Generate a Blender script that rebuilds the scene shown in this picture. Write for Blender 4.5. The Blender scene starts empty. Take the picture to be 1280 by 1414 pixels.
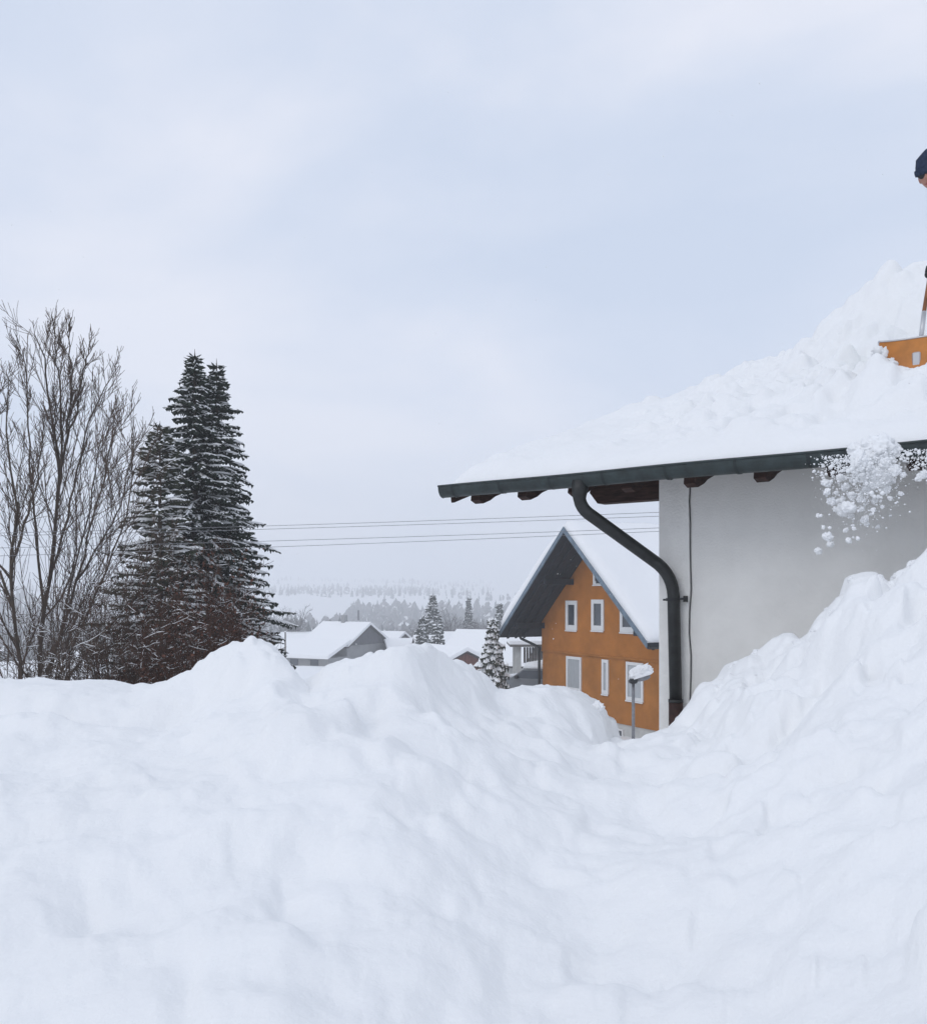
import bpy, math, random
import numpy as np
from mathutils import Vector, Matrix
R = math.radians
scene = bpy.context.scene
COL = scene.collection
# ------------------------------------------------------------------ camera
F = 1280.0                       # focal length in photograph pixels
HZ = 825.0                       # horizon row in the photograph
cam_d = bpy.data.cameras.new('camera'); cam = bpy.data.objects.new('camera', cam_d); COL.objects.link(cam)
cam.location = (0, 0, 0); cam.rotation_euler = (R(90), 0, 0)
cam_d.sensor_fit = 'HORIZONTAL'; cam_d.sensor_width = 36; cam_d.lens = 36 * F / 1280
cam_d.shift_y = (HZ - 707) / 1280
cam_d.clip_start = 0.05; cam_d.clip_end = 12000
scene.camera = cam
# ------------------------------------------------------------------ sky, sun, exposure
SUN_EL, SUN_ROT = R(42), R(215)
w = bpy.data.worlds.new('World'); scene.world = w; w.use_nodes = True
nt = w.node_tree; nt.nodes.clear(); N = nt.nodes.new; L = nt.links.new
out = N('ShaderNodeOutputWorld'); bg = N('ShaderNodeBackground'); bg.inputs['Strength'].default_value = 0.1
sky = N('ShaderNodeTexSky'); sky.sky_type = 'NISHITA'; sky.sun_disc = False
sky.sun_elevation = SUN_EL; sky.sun_rotation = SUN_ROT; sky.air_density = 1.0; sky.dust_density = 2.0
tc = N('ShaderNodeTexCoord'); mp = N('ShaderNodeMapping'); mp.inputs['Scale'].default_value = (1.6, 1.6, 3.6)
mp.inputs['Location'].default_value = (3.1, 0.4, 1.7)
L(tc.outputs['Generated'], mp.inputs['Vector'])
nz = N('ShaderNodeTexNoise'); nz.inputs['Scale'].default_value = 1.25; nz.inputs['Detail'].default_value = 5; nz.inputs['Roughness'].default_value = 0.48
nz.inputs['Distortion'].default_value = 0.35
L(mp.outputs['Vector'], nz.inputs['Vector'])
cr = N('ShaderNodeValToRGB'); e = cr.color_ramp.elements
e[0].position = 0.36; e[0].color = (0.60, 0.690, 0.855, 1); e[1].position = 0.66; e[1].color = (0.83, 0.86, 0.96, 1)
m_ = cr.color_ramp.elements.new(0.5); m_.color = (0.675, 0.748, 0.895, 1)
L(nz.outputs['Fac'], cr.inputs['Fac'])
sc_ = N('ShaderNodeVectorMath'); sc_.operation = 'SCALE'; sc_.inputs['Scale'].default_value = 10.0
L(cr.outputs['Color'], sc_.inputs[0])
mx = N('ShaderNodeMixRGB'); mx.inputs['Fac'].default_value = 0.94
L(sky.outputs['Color'], mx.inputs['Color1']); L(sc_.outputs['Vector'], mx.inputs['Color2'])
L(mx.outputs['Color'], bg.inputs['Color']); L(bg.outputs['Background'], out.inputs['Surface'])
sd = bpy.data.lights.new('sun', 'SUN'); sd.energy = 0.6; sd.angle = R(35); sd.color = (1.0, 0.97, 0.93)
sun = bpy.data.objects.new('sun', sd); COL.objects.link(sun)
# the sun stands behind the camera to the left
sdir = Vector((-math.cos(SUN_EL) * 0.75, -math.cos(SUN_EL) * 0.66, math.sin(SUN_EL)))
sun.rotation_euler = sdir.to_track_quat('Z', 'Y').to_euler()
sky.sun_rotation = math.atan2(sdir.x, sdir.y)
vs = scene.view_settings; vs.view_transform = 'Standard'; vs.look = 'None'; vs.exposure = 0.03; vs.gamma = 1.0
cy = scene.cycles; cy.max_bounces = 7; cy.diffuse_bounces = 6; cy.volume_bounces = 3; cy.use_denoising = True
cy.transparent_max_bounces = 8
# ------------------------------------------------------------------ helpers
def P(px, py, d):
    return Vector(((px - 640) / F * d, d, (HZ - py) / F * d))

def tag(o, label=None, cat=None, group=None, kind=None):
    if label: o['label'] = label
    if cat: o['category'] = cat
    if group: o['group'] = group
    if kind: o['kind'] = kind
    return o

def empty(name, loc=(0, 0, 0), rz=0.0):
    o = bpy.data.objects.new(name, None); COL.objects.link(o); o.location = loc; o.rotation_euler = (0, 0, rz)
    o.empty_display_size = 0.2
    return o

def link_mesh(name, me, mats, parent=None, smooth=False):
    for m in (mats if isinstance(mats, (list, tuple)) else [mats]): me.materials.append(m)
    if smooth: me.polygons.foreach_set('use_smooth', np.ones(len(me.polygons), bool))
    o = bpy.data.objects.new(name, me); COL.objects.link(o)
    if parent: o.parent = parent
    return o

class MB:
    def __init__(s): s.v = []; s.f = []; s.m = []
    def add(s, vs_, fs, m=0):
        b = len(s.v); s.v.extend(vs_); s.f.extend([tuple(i + b for i in f) for f in fs]); s.m.extend([m] * len(fs)); return s
    def box(s, x0, x1, y0, y1, z0, z1, m=0, bev=0.0):
        if bev <= 0:
            vs_ = [(x, y, z) for x in (x0, x1) for y in (y0, y1) for z in (z0, z1)]
            return s.add(vs_, [(0, 1, 3, 2), (4, 6, 7, 5), (0, 4, 5, 1), (2, 3, 7, 6), (0, 2, 6, 4), (1, 5, 7, 3)], m)
        # chamfered box: ring of eight corners per level
        def ring(i, z):
            a0, a1, b0, b1 = x0 + i, x1 - i, y0 + i, y1 - i; c = bev
            return [(a0 + c, b0, z), (a1 - c, b0, z), (a1, b0 + c, z), (a1, b1 - c, z), (a1 - c, b1, z), (a0 + c, b1, z), (a0, b1 - c, z), (a0, b0 + c, z)]
        vs_ = ring(bev, z0) + ring(0, z0 + bev) + ring(0, z1 - bev) + ring(bev, z1)
        fs = [tuple(range(7, -1, -1)), tuple(range(24, 32))]
        for k in range(3):
            for i in range(8):
                j = (i + 1) % 8; fs.append((k * 8 + i, k * 8 + j, k * 8 + 8 + j, k * 8 + 8 + i))
        return s.add(vs_, fs, m)
    def quad(s, a, b, c, d, m=0): return s.add([tuple(a), tuple(b), tuple(c), tuple(d)], [(0, 1, 2, 3)], m)
    def prism(s, poly, y0, y1, m=0):           # polygon in x,z extruded along y
        n = len(poly)
        vs_ = [(x, y0, z) for x, z in poly] + [(x, y1, z) for x, z in poly]
        fs = [tuple(range(n)), tuple(range(2 * n - 1, n - 1, -1))] + [(i, i + n, (i + 1) % n + n, (i + 1) % n) for i in range(n)]
        return s.add(vs_, fs, m)
    def prismx(s, poly, x0, x1, m=0):          # polygon in y,z extruded along x
        n = len(poly)
        vs_ = [(x0, y, z) for y, z in poly] + [(x1, y, z) for y, z in poly]
        fs = [tuple(range(n)), tuple(range(2 * n - 1, n - 1, -1))] + [(i, i + n, (i + 1) % n + n, (i + 1) % n) for i in range(n)]
        return s.add(vs_, fs, m)
    def tube(s, pts, rs, n=6, m=0, cap=True):
        pts = [Vector(p) for p in pts]; k = len(pts)
        if not hasattr(rs, '__len__'): rs = [rs] * k
        vs_ = []; up = None
        for i in range(k):
            t = (pts[min(i + 1, k - 1)] - pts[max(i - 1, 0)])
            if t.length < 1e-9: t = Vector((0, 0, 1))
            t.normalize()
            if up is None:
                a = Vector((0, 0, 1)) if abs(t.z) < 0.9 else Vector((1, 0, 0)); up = t.cross(a).normalized()
            else:
                up = (up - t * up.dot(t)); up = up.normalized() if up.length > 1e-6 else t.orthogonal().normalized()
            b = t.cross(up)
            for j in range(n):
                an = 2 * math.pi * j / n
                vs_.append(tuple(pts[i] + (up * math.cos(an) + b * math.sin(an)) * rs[i]))
        fs = [(i * n + j, i * n + (j + 1) % n, (i + 1) * n + (j + 1) % n, (i + 1) * n + j) for i in range(k - 1) for j in range(n)]
        if cap: fs += [tuple(range(n - 1, -1, -1)), tuple(range((k - 1) * n, k * n))]
        return s.add(vs_, fs, m)
    def build(s, name, mats, parent=None, smooth=False):
        me = bpy.data.meshes.new(name); me.from_pydata([tuple(p) for p in s.v], [], s.f)
        if any(s.m): me.polygons.foreach_set('material_index', np.array(s.m, np.int32))
        me.update()
        return link_mesh(name, me, mats, parent, smooth)

def grid_mesh(name, V, mats, parent=None, smooth=True, wrap=False):
    """V: (rows, cols, 3) array -> one quad sheet"""
    r, c, _ = V.shape
    me = bpy.data.meshes.new(name)
    idx = np.arange(r * c).reshape(r, c)
    if wrap: idx = np.concatenate([idx, idx[:, :1]], 1)
    q = np.stack([idx[:-1, :-1], idx[:-1, 1:], idx[1:, 1:], idx[1:, :-1]], -1).reshape(-1, 4)
    me.vertices.add(r * c); me.vertices.foreach_set('co', V.reshape(-1).astype(np.float32))
    me.loops.add(len(q) * 4); me.loops.foreach_set('vertex_index', q.reshape(-1).astype(np.int32))
    me.polygons.add(len(q)); me.polygons.foreach_set('loop_start', np.arange(0, len(q) * 4, 4, dtype=np.int32))
    me.polygons.foreach_set('loop_total', np.full(len(q), 4, np.int32))
    me.update(calc_edges=True)
    return link_mesh(name, me, mats, parent, smooth)

# gradient noise in numpy
_rng = np.random.default_rng(7)
_perm = _rng.permutation(256); _perm = np.concatenate([_perm, _perm, _perm])
_g = _rng.uniform(0, 2 * np.pi, 256); _gx, _gy = np.cos(_g), np.sin(_g)
def perlin(x, y):
    xi = np.floor(x).astype(np.int64); yi = np.floor(y).astype(np.int64); xf = x - xi; yf = y - yi
    u = xf ** 3 * (xf * (xf * 6 - 15) + 10); v = yf ** 3 * (yf * (yf * 6 - 15) + 10)
    def g(ix, iy, dx, dy):
        h = _perm[_perm[ix & 255] + (iy & 255)]; return _gx[h] * dx + _gy[h] * dy
    a = g(xi, yi, xf, yf); b = g(xi + 1, yi, xf - 1, yf); c = g(xi, yi + 1, xf, yf - 1); d = g(xi + 1, yi + 1, xf - 1, yf - 1)
    return ((a + (b - a) * u) + ((c + (d - c) * u) - (a + (b - a) * u)) * v) * 1.45
def fbm(x, y, s, o=4, g=0.5, ox=0.0):
    t = np.zeros_like(x); a = 1.0; f = 1.0 / s
    for k in range(o):
        t += a * perlin(x * f + 13.7 * k + ox, y * f - 7.3 * k + ox * 1.7); a *= g; f *= 2.03
    return t
def facets(x, y, cell, hr, tilt, seed, warp=0.18):
    """broken slabs: every Voronoi cell is a tilted plane of its own height"""
    r = np.random.default_rng(seed); n = 256; jx = r.random((n, n)); jy = r.random((n, n)); hh = r.uniform(-1, 1, (n, n)); ta = r.uniform(-1, 1, (n, n)); tb = r.uniform(-1, 1, (n, n))
    px = x / cell + warp * fbm(x, y, cell * 0.8, 2, ox=seed); py = y / cell + warp * fbm(x, y, cell * 0.8, 2, ox=seed + 3.3)
    ix = np.floor(px).astype(int); iy = np.floor(py).astype(int); best = np.full(x.shape, 1e9); out_h = np.zeros_like(x)
    for dx in (-1, 0, 1):
        for dy in (-1, 0, 1):
            a = (ix + dx) % n; b = (iy + dy) % n; ex_ = px - (ix + dx + jx[a, b]); ey_ = py - (iy + dy + jy[a, b]); d = ex_ * ex_ + ey_ * ey_
            m = d < best; best = np.where(m, d, best); out_h = np.where(m, hh[a, b] * hr + (ta[a, b] * ex_ + tb[a, b] * ey_) * tilt * cell, out_h)
    return out_h
def sstep(x, a, b):
    t = np.clip((x - a) / (b - a), 0, 1); return t * t * (3 - 2 * t)
# ------------------------------------------------------------------ materials
def mat(name, col, rough=0.7, spec=0.3, metal=0.0, var=0.0, vscale=6.0, bump=0.0, bscale=40.0, bdetail=4, col2=None, vdetail=5, bdist=0.02, vmap=None):
    m = bpy.data.materials.new(name); m.use_nodes = True; t = m.node_tree; b = t.nodes['Principled BSDF']
    b.inputs['Roughness'].default_value = rough; b.inputs['Specular IOR Level'].default_value = spec; b.inputs['Metallic'].default_value = metal
    b.inputs['Base Color'].default_value = (*col, 1)
    co = t.nodes.new('ShaderNodeTexCoord'); src = co.outputs['Object']
    if vmap:
        mpn = t.nodes.new('ShaderNodeMapping'); mpn.inputs['Scale'].default_value = vmap; t.links.new(src, mpn.inputs['Vector']); src2 = mpn.outputs['Vector']
    else: src2 = src
    if var > 0 or col2:
        n = t.nodes.new('ShaderNodeTexNoise'); n.inputs['Scale'].default_value = vscale; n.inputs['Detail'].default_value = vdetail; n.inputs['Roughness'].default_value = 0.6
        t.links.new(src2, n.inputs['Vector'])
        r = t.nodes.new('ShaderNodeValToRGB'); el = r.color_ramp.elements; el[0].position = 0.33; el[1].position = 0.67
        c2 = col2 if col2 else tuple(min(1, c * (1 + var)) for c in col); c1 = col if col2 else tuple(c * (1 - var) for c in col)
        el[0].color = (*c1, 1); el[1].color = (*c2, 1)
        t.links.new(n.outputs['Fac'], r.inputs['Fac']); t.links.new(r.outputs['Color'], b.inputs['Base Color'])
    if bump > 0:
        n2 = t.nodes.new('ShaderNodeTexNoise'); n2.inputs['Scale'].default_value = bscale; n2.inputs['Detail'].default_value = bdetail; n2.inputs['Roughness'].default_value = 0.6
        t.links.new(src, n2.inputs['Vector'])
        bp = t.nodes.new('ShaderNodeBump'); bp.inputs['Strength'].default_value = bump; bp.inputs['Distance'].default_value = bdist
        t.links.new(n2.outputs['Fac'], bp.inputs['Height']); t.links.new(bp.outputs['Normal'], b.inputs['Normal'])
    return m
M = {}
M['snow'] = mat('snow', (0.885, 0.885, 0.88), 0.75, 0.15, bump=0.55, bscale=28, bdetail=7, bdist=0.012, var=0.015, vscale=1.2)
M['snow_soft'] = mat('snow_soft', (0.88, 0.88, 0.88), 0.8, 0.1, bump=0.25, bscale=6, bdist=0.03)
M['snow_plain'] = mat('snow_plain', (0.90, 0.905, 0.908), 0.85, 0.05, var=0.02)
M['stucco'] = mat('white_stucco', (0.80, 0.785, 0.75), 0.9, 0.1, var=0.05, vscale=2.2, bump=0.8, bscale=55, bdetail=6, bdist=0.006)
M['stucco2'] = mat('corner_stucco', (0.84, 0.825, 0.79), 0.9, 0.1, var=0.05, vscale=5, bump=0.9, bscale=45, bdetail=6, bdist=0.008)
M['gutter'] = mat('gutter_paint', (0.020, 0.031, 0.031), 0.45, 0.5, var=0.45, vscale=9, bump=0.15, bscale=30)
M['gutter_dark'] = mat('gutter_band', (0.016, 0.023, 0.024), 0.5, 0.4)
M['pipe'] = mat('downpipe_metal', (0.011, 0.0125, 0.012), 0.5, 0.5, var=0.5, vscale=14, bump=0.12, bscale=40)
M['pipe_rust'] = mat('standpipe_rust', (0.035, 0.014, 0.010), 0.6, 0.3, var=0.5, vscale=18)
M['timber'] = mat('dark_timber', (0.040, 0.019, 0.014), 0.75, 0.2, var=0.5, vscale=8, bump=0.4, bscale=30, vmap=(1, 1, 8))
M['tile'] = mat('clay_tile', (0.05, 0.045, 0.045), 0.8, 0.2, var=0.3)
M['orange'] = mat('orange_render', (0.375, 0.148, 0.032), 0.9, 0.1, var=0.16, vscale=1.2, bump=0.5, bscale=14, bdist=0.02)
M['orange_up'] = mat('orange_render_upper', (0.405, 0.152, 0.030), 0.9, 0.1, var=0.14, vscale=1.3, bump=0.5, bscale=14, bdist=0.02)
M['soffit'] = mat('soffit_board', (0.010, 0.0135, 0.020), 0.6, 0.3, var=0.35, vscale=4, vmap=(1, 6, 1))
M['verge'] = mat('verge_sheet', (0.13, 0.175, 0.22), 0.5, 0.4, var=0.25, vscale=5)
M['white'] = mat('white_frame', (0.72, 0.72, 0.71), 0.45, 0.4, var=0.03)
M['glass'] = mat('window_glass', (0.055, 0.065, 0.08), 0.06, 0.6, var=0.25, vscale=1.0)
M['curtain'] = mat('net_curtain_glass', (0.40, 0.42, 0.43), 0.12, 0.6, var=0.10, vscale=3, vmap=(8, 8, 1))
M['concrete'] = mat('plinth_paint', (0.50, 0.50, 0.48), 0.9, 0.1, var=0.1, vscale=3)
M['steel'] = mat('galvanised_steel', (0.20, 0.20, 0.21), 0.45, 0.4, metal=0.3, var=0.2, vscale=9)
M['black'] = mat('black_plastic', (0.012, 0.013, 0.015), 0.5, 0.4)
M['bark'] = mat('bark', (0.060, 0.048, 0.040), 0.9, 0.1, col2=(0.110, 0.084, 0.064), vscale=9, bump=0.5, bscale=40)
M['twig'] = mat('twig', (0.060, 0.045, 0.037), 0.85, 0.1, col2=(0.115, 0.080, 0.060), vscale=5)
M['twig_red'] = mat('brown_twig', (0.050, 0.026, 0.019), 0.85, 0.1, col2=(0.105, 0.052, 0.034), vscale=4)
M['leaf_brown'] = mat('withered_leaf', (0.085, 0.040, 0.028), 0.8, 0.1, col2=(0.16, 0.072, 0.048), vscale=5)
M['needle'] = mat('spruce_needle', (0.016, 0.024, 0.017), 0.75, 0.15, col2=(0.040, 0.052, 0.036), vscale=5)
M['needle_ol'] = mat('pine_needle', (0.034, 0.040, 0.026), 0.75, 0.15, col2=(0.075, 0.076, 0.048), vscale=5)
M['far_needle'] = mat('far_conifer', (0.020, 0.028, 0.026), 0.9, 0.05, col2=(0.045, 0.055, 0.052), vscale=0.5)
M['far_twig'] = mat('far_bare_wood', (0.075, 0.068, 0.065), 0.9, 0.05, col2=(0.13, 0.12, 0.12), vscale=0.6)
M['cladding'] = mat('grey_cladding', (0.115, 0.115, 0.125), 0.8, 0.2, var=0.15, vscale=2)
M['grey_wall'] = mat('grey_render', (0.30, 0.30, 0.30), 0.9, 0.1, var=0.1, vscale=1)
M['brick'] = mat('brick_red', (0.155, 0.060, 0.045), 0.9, 0.1, var=0.25, vscale=6)
M['wood_grey'] = mat('weathered_wood', (0.16, 0.15, 0.14), 0.85, 0.1, var=0.2, vscale=6)
M['wire'] = mat('wire', (0.24, 0.24, 0.25), 0.6, 0.3)
M['car'] = mat('car_paint', (0.16, 0.17, 0.18), 0.3, 0.5)
M['shovel'] = mat('orange_shovel', (0.50, 0.185, 0.030), 0.45, 0.4, var=0.18, vscale=7)
M['alu'] = mat('aluminium', (0.55, 0.55, 0.56), 0.35, 0.5, metal=0.6)
M['handle'] = mat('wooden_handle', (0.20, 0.075, 0.025), 0.5, 0.3, var=0.3, vscale=9)
M['beanie'] = mat('knit_navy', (0.030, 0.042, 0.075), 0.95, 0.05, var=0.25, vscale=30, bump=0.6, bscale=60, bdist=0.01)
M['skin'] = mat('skin', (0.42, 0.20, 0.15), 0.55, 0.3, var=0.12, vscale=10)
M['jacket'] = mat('green_jacket', (0.20, 0.36, 0.05), 0.8, 0.2, var=0.1)
M['trouser'] = mat('dark_trousers', (0.018, 0.020, 0.024), 0.85, 0.2, var=0.2)
# ------------------------------------------------------------------ ground sheet to the horizon
GR = [(0, -2.2), (9, -2.3), (16, -2.7), (22, -3.4), (30, -5.0), (40, -5.5), (60, -6.2), (90, -7.2), (110, -7.7), (150, -9.6), (300, -19), (480, -22), (600, -16), (760, -5), (900, 3), (1200, 12), (1700, 26), (2400, 36)]
gr_r = np.array([a for a, b in GR], float); gr_z = np.array([b for a, b in GR], float)
def ground_z(x, y):
    x = np.asarray(x, float); y = np.asarray(y, float); r = np.hypot(x, y)
    z = np.interp(r, gr_r, gr_z)
    z = z + fbm(x, y, 9.0, 3) * 0.10 * sstep(r, 8, 20) + fbm(x, y, 60, 3) * 0.45 * sstep(r, 70, 160) + fbm(x, y, 420, 3) * 8 * sstep(r, 350, 900)
    return z
def gz(x, y): return float(ground_z(np.array([x]), np.array([y]))[0])
ang = np.linspace(0, 2 * np.pi, 541)[:-1]
rad = np.concatenate([[0.01, 3], np.geomspace(6, 2400, 240)])
A_, R_ = np.meshgrid(ang, rad)
Xg = R_ * np.sin(A_); Yg = R_ * np.cos(A_)
tag(grid_mesh('ground', np.stack([Xg, Yg, ground_z(Xg, Yg)], -1)[:, ::-1], M['snow_soft'], wrap=True), kind='structure')
# ------------------------------------------------------------------ frames of the two houses
class Frame:
    """upright local frame: X along the facade to the right, Y into the house"""
    def __init__(s, ex, c, px0):
        s.ex = Vector((ex[0], ex[1], 0)).normalized(); s.ey = Vector((-s.ex.y, s.ex.x, 0)); s.c = c; s.s0 = 0; s.s0 = s.loc(px0, HZ)[0]
        s.origin = s.ex * s.s0 + s.ey * c; s.rz = math.atan2(s.ex.y, s.ex.x)
    def loc(s, px, py, yo=0.0):
        t = (px - 640) / F; d = (s.c + yo) / (s.ey.x * t + s.ey.y)
        return d * (s.ex.x * t + s.ex.y) - s.s0, (HZ - py) / F * d
WH = Frame((0.795, -0.606), 7.22, 913)      # white house, origin at its wall corner at eye height
OH = Frame((0.4506, -0.8927), 21.13, 748)   # orange house, origin at its left wall corner
def wh_world(x, y, z=0.0): return WH.origin + WH.ex * x + WH.ey * y + Vector((0, 0, z))
# ------------------------------------------------------------------ foreground snow bank
CR = [(-1000, 930, 5.8), (-300, 935, 5.6), (0, 938, 5.5), (60, 936, 5.5), (120, 943, 5.4), (180, 955, 5.3), (230, 945, 5.2), (262, 928, 5.1), (290, 905, 5.0), (318, 890, 4.95), (345, 886, 4.9), (368, 891, 4.9),
      (395, 915, 4.9), (406, 932, 4.9), (420, 943, 4.9), (435, 935, 4.8), (450, 922, 4.7), (480, 912, 4.6), (510, 905, 4.6), (540, 893, 4.6), (570, 887, 4.6), (594, 890, 4.7), (606, 903, 4.8), (628, 916, 5.0),
      (650, 922, 5.2), (670, 940, 5.4), (688, 957, 5.6), (702, 954, 5.7), (720, 946, 5.8), (745, 946, 5.9), (775, 952, 5.9), (800, 962, 5.9), (820, 975, 5.9), (834, 988, 5.95), (841, 1012, 6.1), (850, 1021, 6.3),
      (880, 1018, 6.5), (905, 1009, 6.6), (930, 1006, 6.6), (950, 992, 6.5), (965, 972, 6.35), (985, 944, 6.2), (1000, 929, 6.1), (1020, 927, 6.0), (1038, 937, 5.9), (1055, 926, 5.85), (1080, 905, 5.8), (1110, 890, 5.75),
      (1130, 868, 5.7), (1150, 850, 5.65), (1168, 826, 5.6), (1176, 806, 5.6), (1212, 798, 5.5), (1228, 808, 5.45), (1250, 795, 5.4), (1280, 774, 5.35), (1400, 730, 5.2), (1700, 700, 5.0), (2300, 700, 4.8)]
cpx = np.array([a[0] for a in CR], float); cpy = np.array([a[1] for a in CR], float); cpd = np.array([a[2] for a in CR], float)
cols = np.concatenate([np.arange(-1000, -60, 8.0), np.arange(-60, 1345, 2.0), np.arange(1345, 2300, 8.0)])
rows = np.concatenate([np.linspace(0.5, 3, 130), np.linspace(3, 7.4, 300)[1:], np.linspace(7.4, 12, 50)[1:]])
U, D = np.meshgrid(cols, rows); X = (U - 640) / F * D; Y = D
fine = np.arange(-1000, 2300, 2.0)
zc_f = (HZ - np.interp(fine, cpx, cpy)) / F * np.interp(fine, cpx, cpd)
k2 = np.exp(-0.5 * (np.arange(-450, 451, 2) / 150.0) ** 2); k2 /= k2.sum()
zs_f = np.convolve(np.pad(zc_f, 225, mode='edge'), k2, mode='valid')[:len(fine)]
k_ = np.exp(-0.5 * (np.arange(-150, 151, 2) / 55.0) ** 2); k_ /= k_.sum()
padd = np.pad(np.interp(fine, cpx, cpd), 75, mode='edge'); dc_f = np.convolve(padd, k_, mode='valid')[:len(fine)]
wob = fbm(X, Y, 0.7, 3) * 26                                             # mounds do not run straight at the lens
wobm = np.exp(-((D - np.interp(U, fine, dc_f)) / 0.10) ** 2)
UW = U + wob * (1 - wobm)
zc = np.interp(UW, fine, zc_f); zs = np.interp(UW, fine, zs_f); dc = np.interp(U, fine, dc_f)
T = D / dc
zn = -1.12 + 0.0 * U + 0.22 * sstep(U, 700, 1400)
s_ = np.clip((T - 0.12) / 0.88, 0, 1) ** 1.25
Z = zn + (zs - zn) * s_
width = np.where((zc < zs) & (U > 770), 1.1, 0.42 + 0.35 * sstep(U, 980, 1150)) + 0.16 * fbm(X, Y, 0.9, 2, ox=5)
Z += (zc - zs) * np.exp(-((D - dc) / np.maximum(width, 0.1)) ** 2 * np.where(D < dc, 1.0, 0.5)) * 1.0
back = np.maximum(D - dc - 0.10, 0)
Z -= np.where(back > 0, 1.15 * back ** 1.1, 0)
near = 1 - np.exp(-((D - dc) / 0.30) ** 2)                              # keep the crest line itself as measured
Z += near * (fbm(X, Y, 1.05, 2, ox=3) * 0.060 + fbm(X, Y, 0.42, 3, ox=9) * 0.036 + fbm(X, Y, 0.2, 2, ox=29) * 0.010) * sstep(D, 0.6, 1.6)
heap = sstep(U, 880, 1080)
def blur(A, n):
    for _ in range(n):
        A = A.copy(); A[1:-1] = (A[:-2] + 2 * A[1:-1] + A[2:]) / 4; A[:, 1:-1] = (A[:, :-2] + 2 * A[:, 1:-1] + A[:, 2:]) / 4
    return A
fg1 = blur(facets(X, Y, 0.42, 0.030, 0.20, 3) + facets(X, Y, 0.20, 0.010, 0.16, 4), 16)
fg2 = blur(facets(X, Y, 0.34, 0.050, 0.42, 5), 6) + blur(facets(X, Y, 0.15, 0.022, 0.36, 6), 4)
fade = 0.25 + 0.75 * near
soft = 0.62 + 0.38 * sstep(T, 0.55, 0.9)                               # trodden slabs show most towards the crest
Z += fg1 * fade * soft * sstep(D, 0.6, 1.6) * (1 - 0.6 * heap) + fg2 * fade * (0.06 + 0.94 * heap * (0.45 + 0.55 * sstep(T, 0.45, 0.8)))
Z += fbm(X, Y, 0.085, 3, ox=14) * 0.0045
# clods of thrown snow: rounded and blocky lumps standing proud of the bank
rs = random.Random(4)
qx = fbm(X, Y, 0.12, 2, ox=40) * 0.022; qy = fbm(X, Y, 0.12, 2, ox=50) * 0.022
H = np.zeros_like(Z)                                                    # clod relief over the bank
def clod(u, d, r, h, block=False):
    x0 = (u - 640) / F * d
    i0, i1 = np.searchsorted(rows, [d - 1.5 * r, d + 1.5 * r]); j0, j1 = np.searchsorted(cols, [u - 1.6 * r / d * F, u + 1.6 * r / d * F])
    if i1 - i0 < 2 or j1 - j0 < 2: return
    sl = (slice(i0, i1), slice(j0, j1))
    a = rs.uniform(0, 3.14); dx = X[sl] + qx[sl] - x0; dy = Y[sl] + qy[sl] - d
    rx = (dx * math.cos(a) + dy * math.sin(a)) / r; ry = (-dx * math.sin(a) + dy * math.cos(a)) / (r * rs.uniform(0.6, 1.0))
    q = (np.abs(rx) ** 4 + np.abs(ry) ** 4) if block else (rx ** 2 + ry ** 2)
    top = h * np.clip(1 - q, 0, 1) ** (0.4 if block else 0.6) * (1 + rx * rs.uniform(-0.5, 0.5))
    H[sl] = np.maximum(H[sl], top) + 0.15 * np.minimum(H[sl], top)
def crest_d(u): return float(np.interp(u, fine, dc_f))
for i in range(150):                                                    # the heap of thrown snow under the eave
    u = rs.uniform(930, 1400); d = crest_d(u) - abs(rs.gauss(0, 0.9)); r = min(0.26, rs.lognormvariate(-2.4, 0.5)); clod(u, d, r, r * rs.uniform(0.25, 0.65), rs.random() < 0.4)
for i in range(60):                                                    # soft lumps in the middle distance
    u = rs.uniform(100, 950); d = crest_d(u) - abs(rs.gauss(0, 0.7)) - 0.1; r = rs.uniform(0.08, 0.25); clod(u, d, r, r * rs.uniform(0.08, 0.22), rs.random() < 0.4)
for i in range(60):
    u = rs.uniform(0, 1300); d = rs.uniform(1.9, 4.2); r = rs.uniform(0.06, 0.26); clod(u, d, r, r * rs.uniform(0.05, 0.16), rs.random() < 0.5)
H = blur(H, 4)
for i in range(420):                                                    # crumbs on the heap
    u = rs.uniform(940, 1345); d = crest_d(u) - abs(rs.gauss(0, 0.6)); r = rs.uniform(0.014, 0.06); clod(u, d, r, r * rs.uniform(0.35, 0.8), rs.random() < 0.5)
for i in range(150):
    u = rs.uniform(250, 900); d = crest_d(u) - abs(rs.gauss(0, 0.5)); r = rs.uniform(0.014, 0.05); clod(u, d, r, r * rs.uniform(0.25, 0.6), rs.random() < 0.5)
for i in range(240):                                                    # crumbs along the crest
    u = rs.uniform(-50, 1340); d = crest_d(u) + rs.gauss(-0.05, 0.10); r = rs.uniform(0.012, 0.035) * (0.7 if u < 250 else 1.0); clod(u, d, r, r * rs.uniform(0.3, 0.6), rs.random() < 0.3)
clod(945, 6.5, 0.05, 0.04); clod(1009, 6.05, 0.09, 0.03)
Z += blur(H, 1)
Z += (0.4 + 0.6 * near) * fbm(X, Y, 0.045, 3, ox=70) * (0.0012 + 0.0022 * heap)
Zback = ground_z(X, Y) - 0.4
Z = np.maximum(Z, np.where(D > 7.0, Zback, -9))
tag(grid_mesh('snow_bank', np.stack([X, Y, Z], -1)[::-1], M['snow'], smooth=True), kind='structure')
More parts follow.
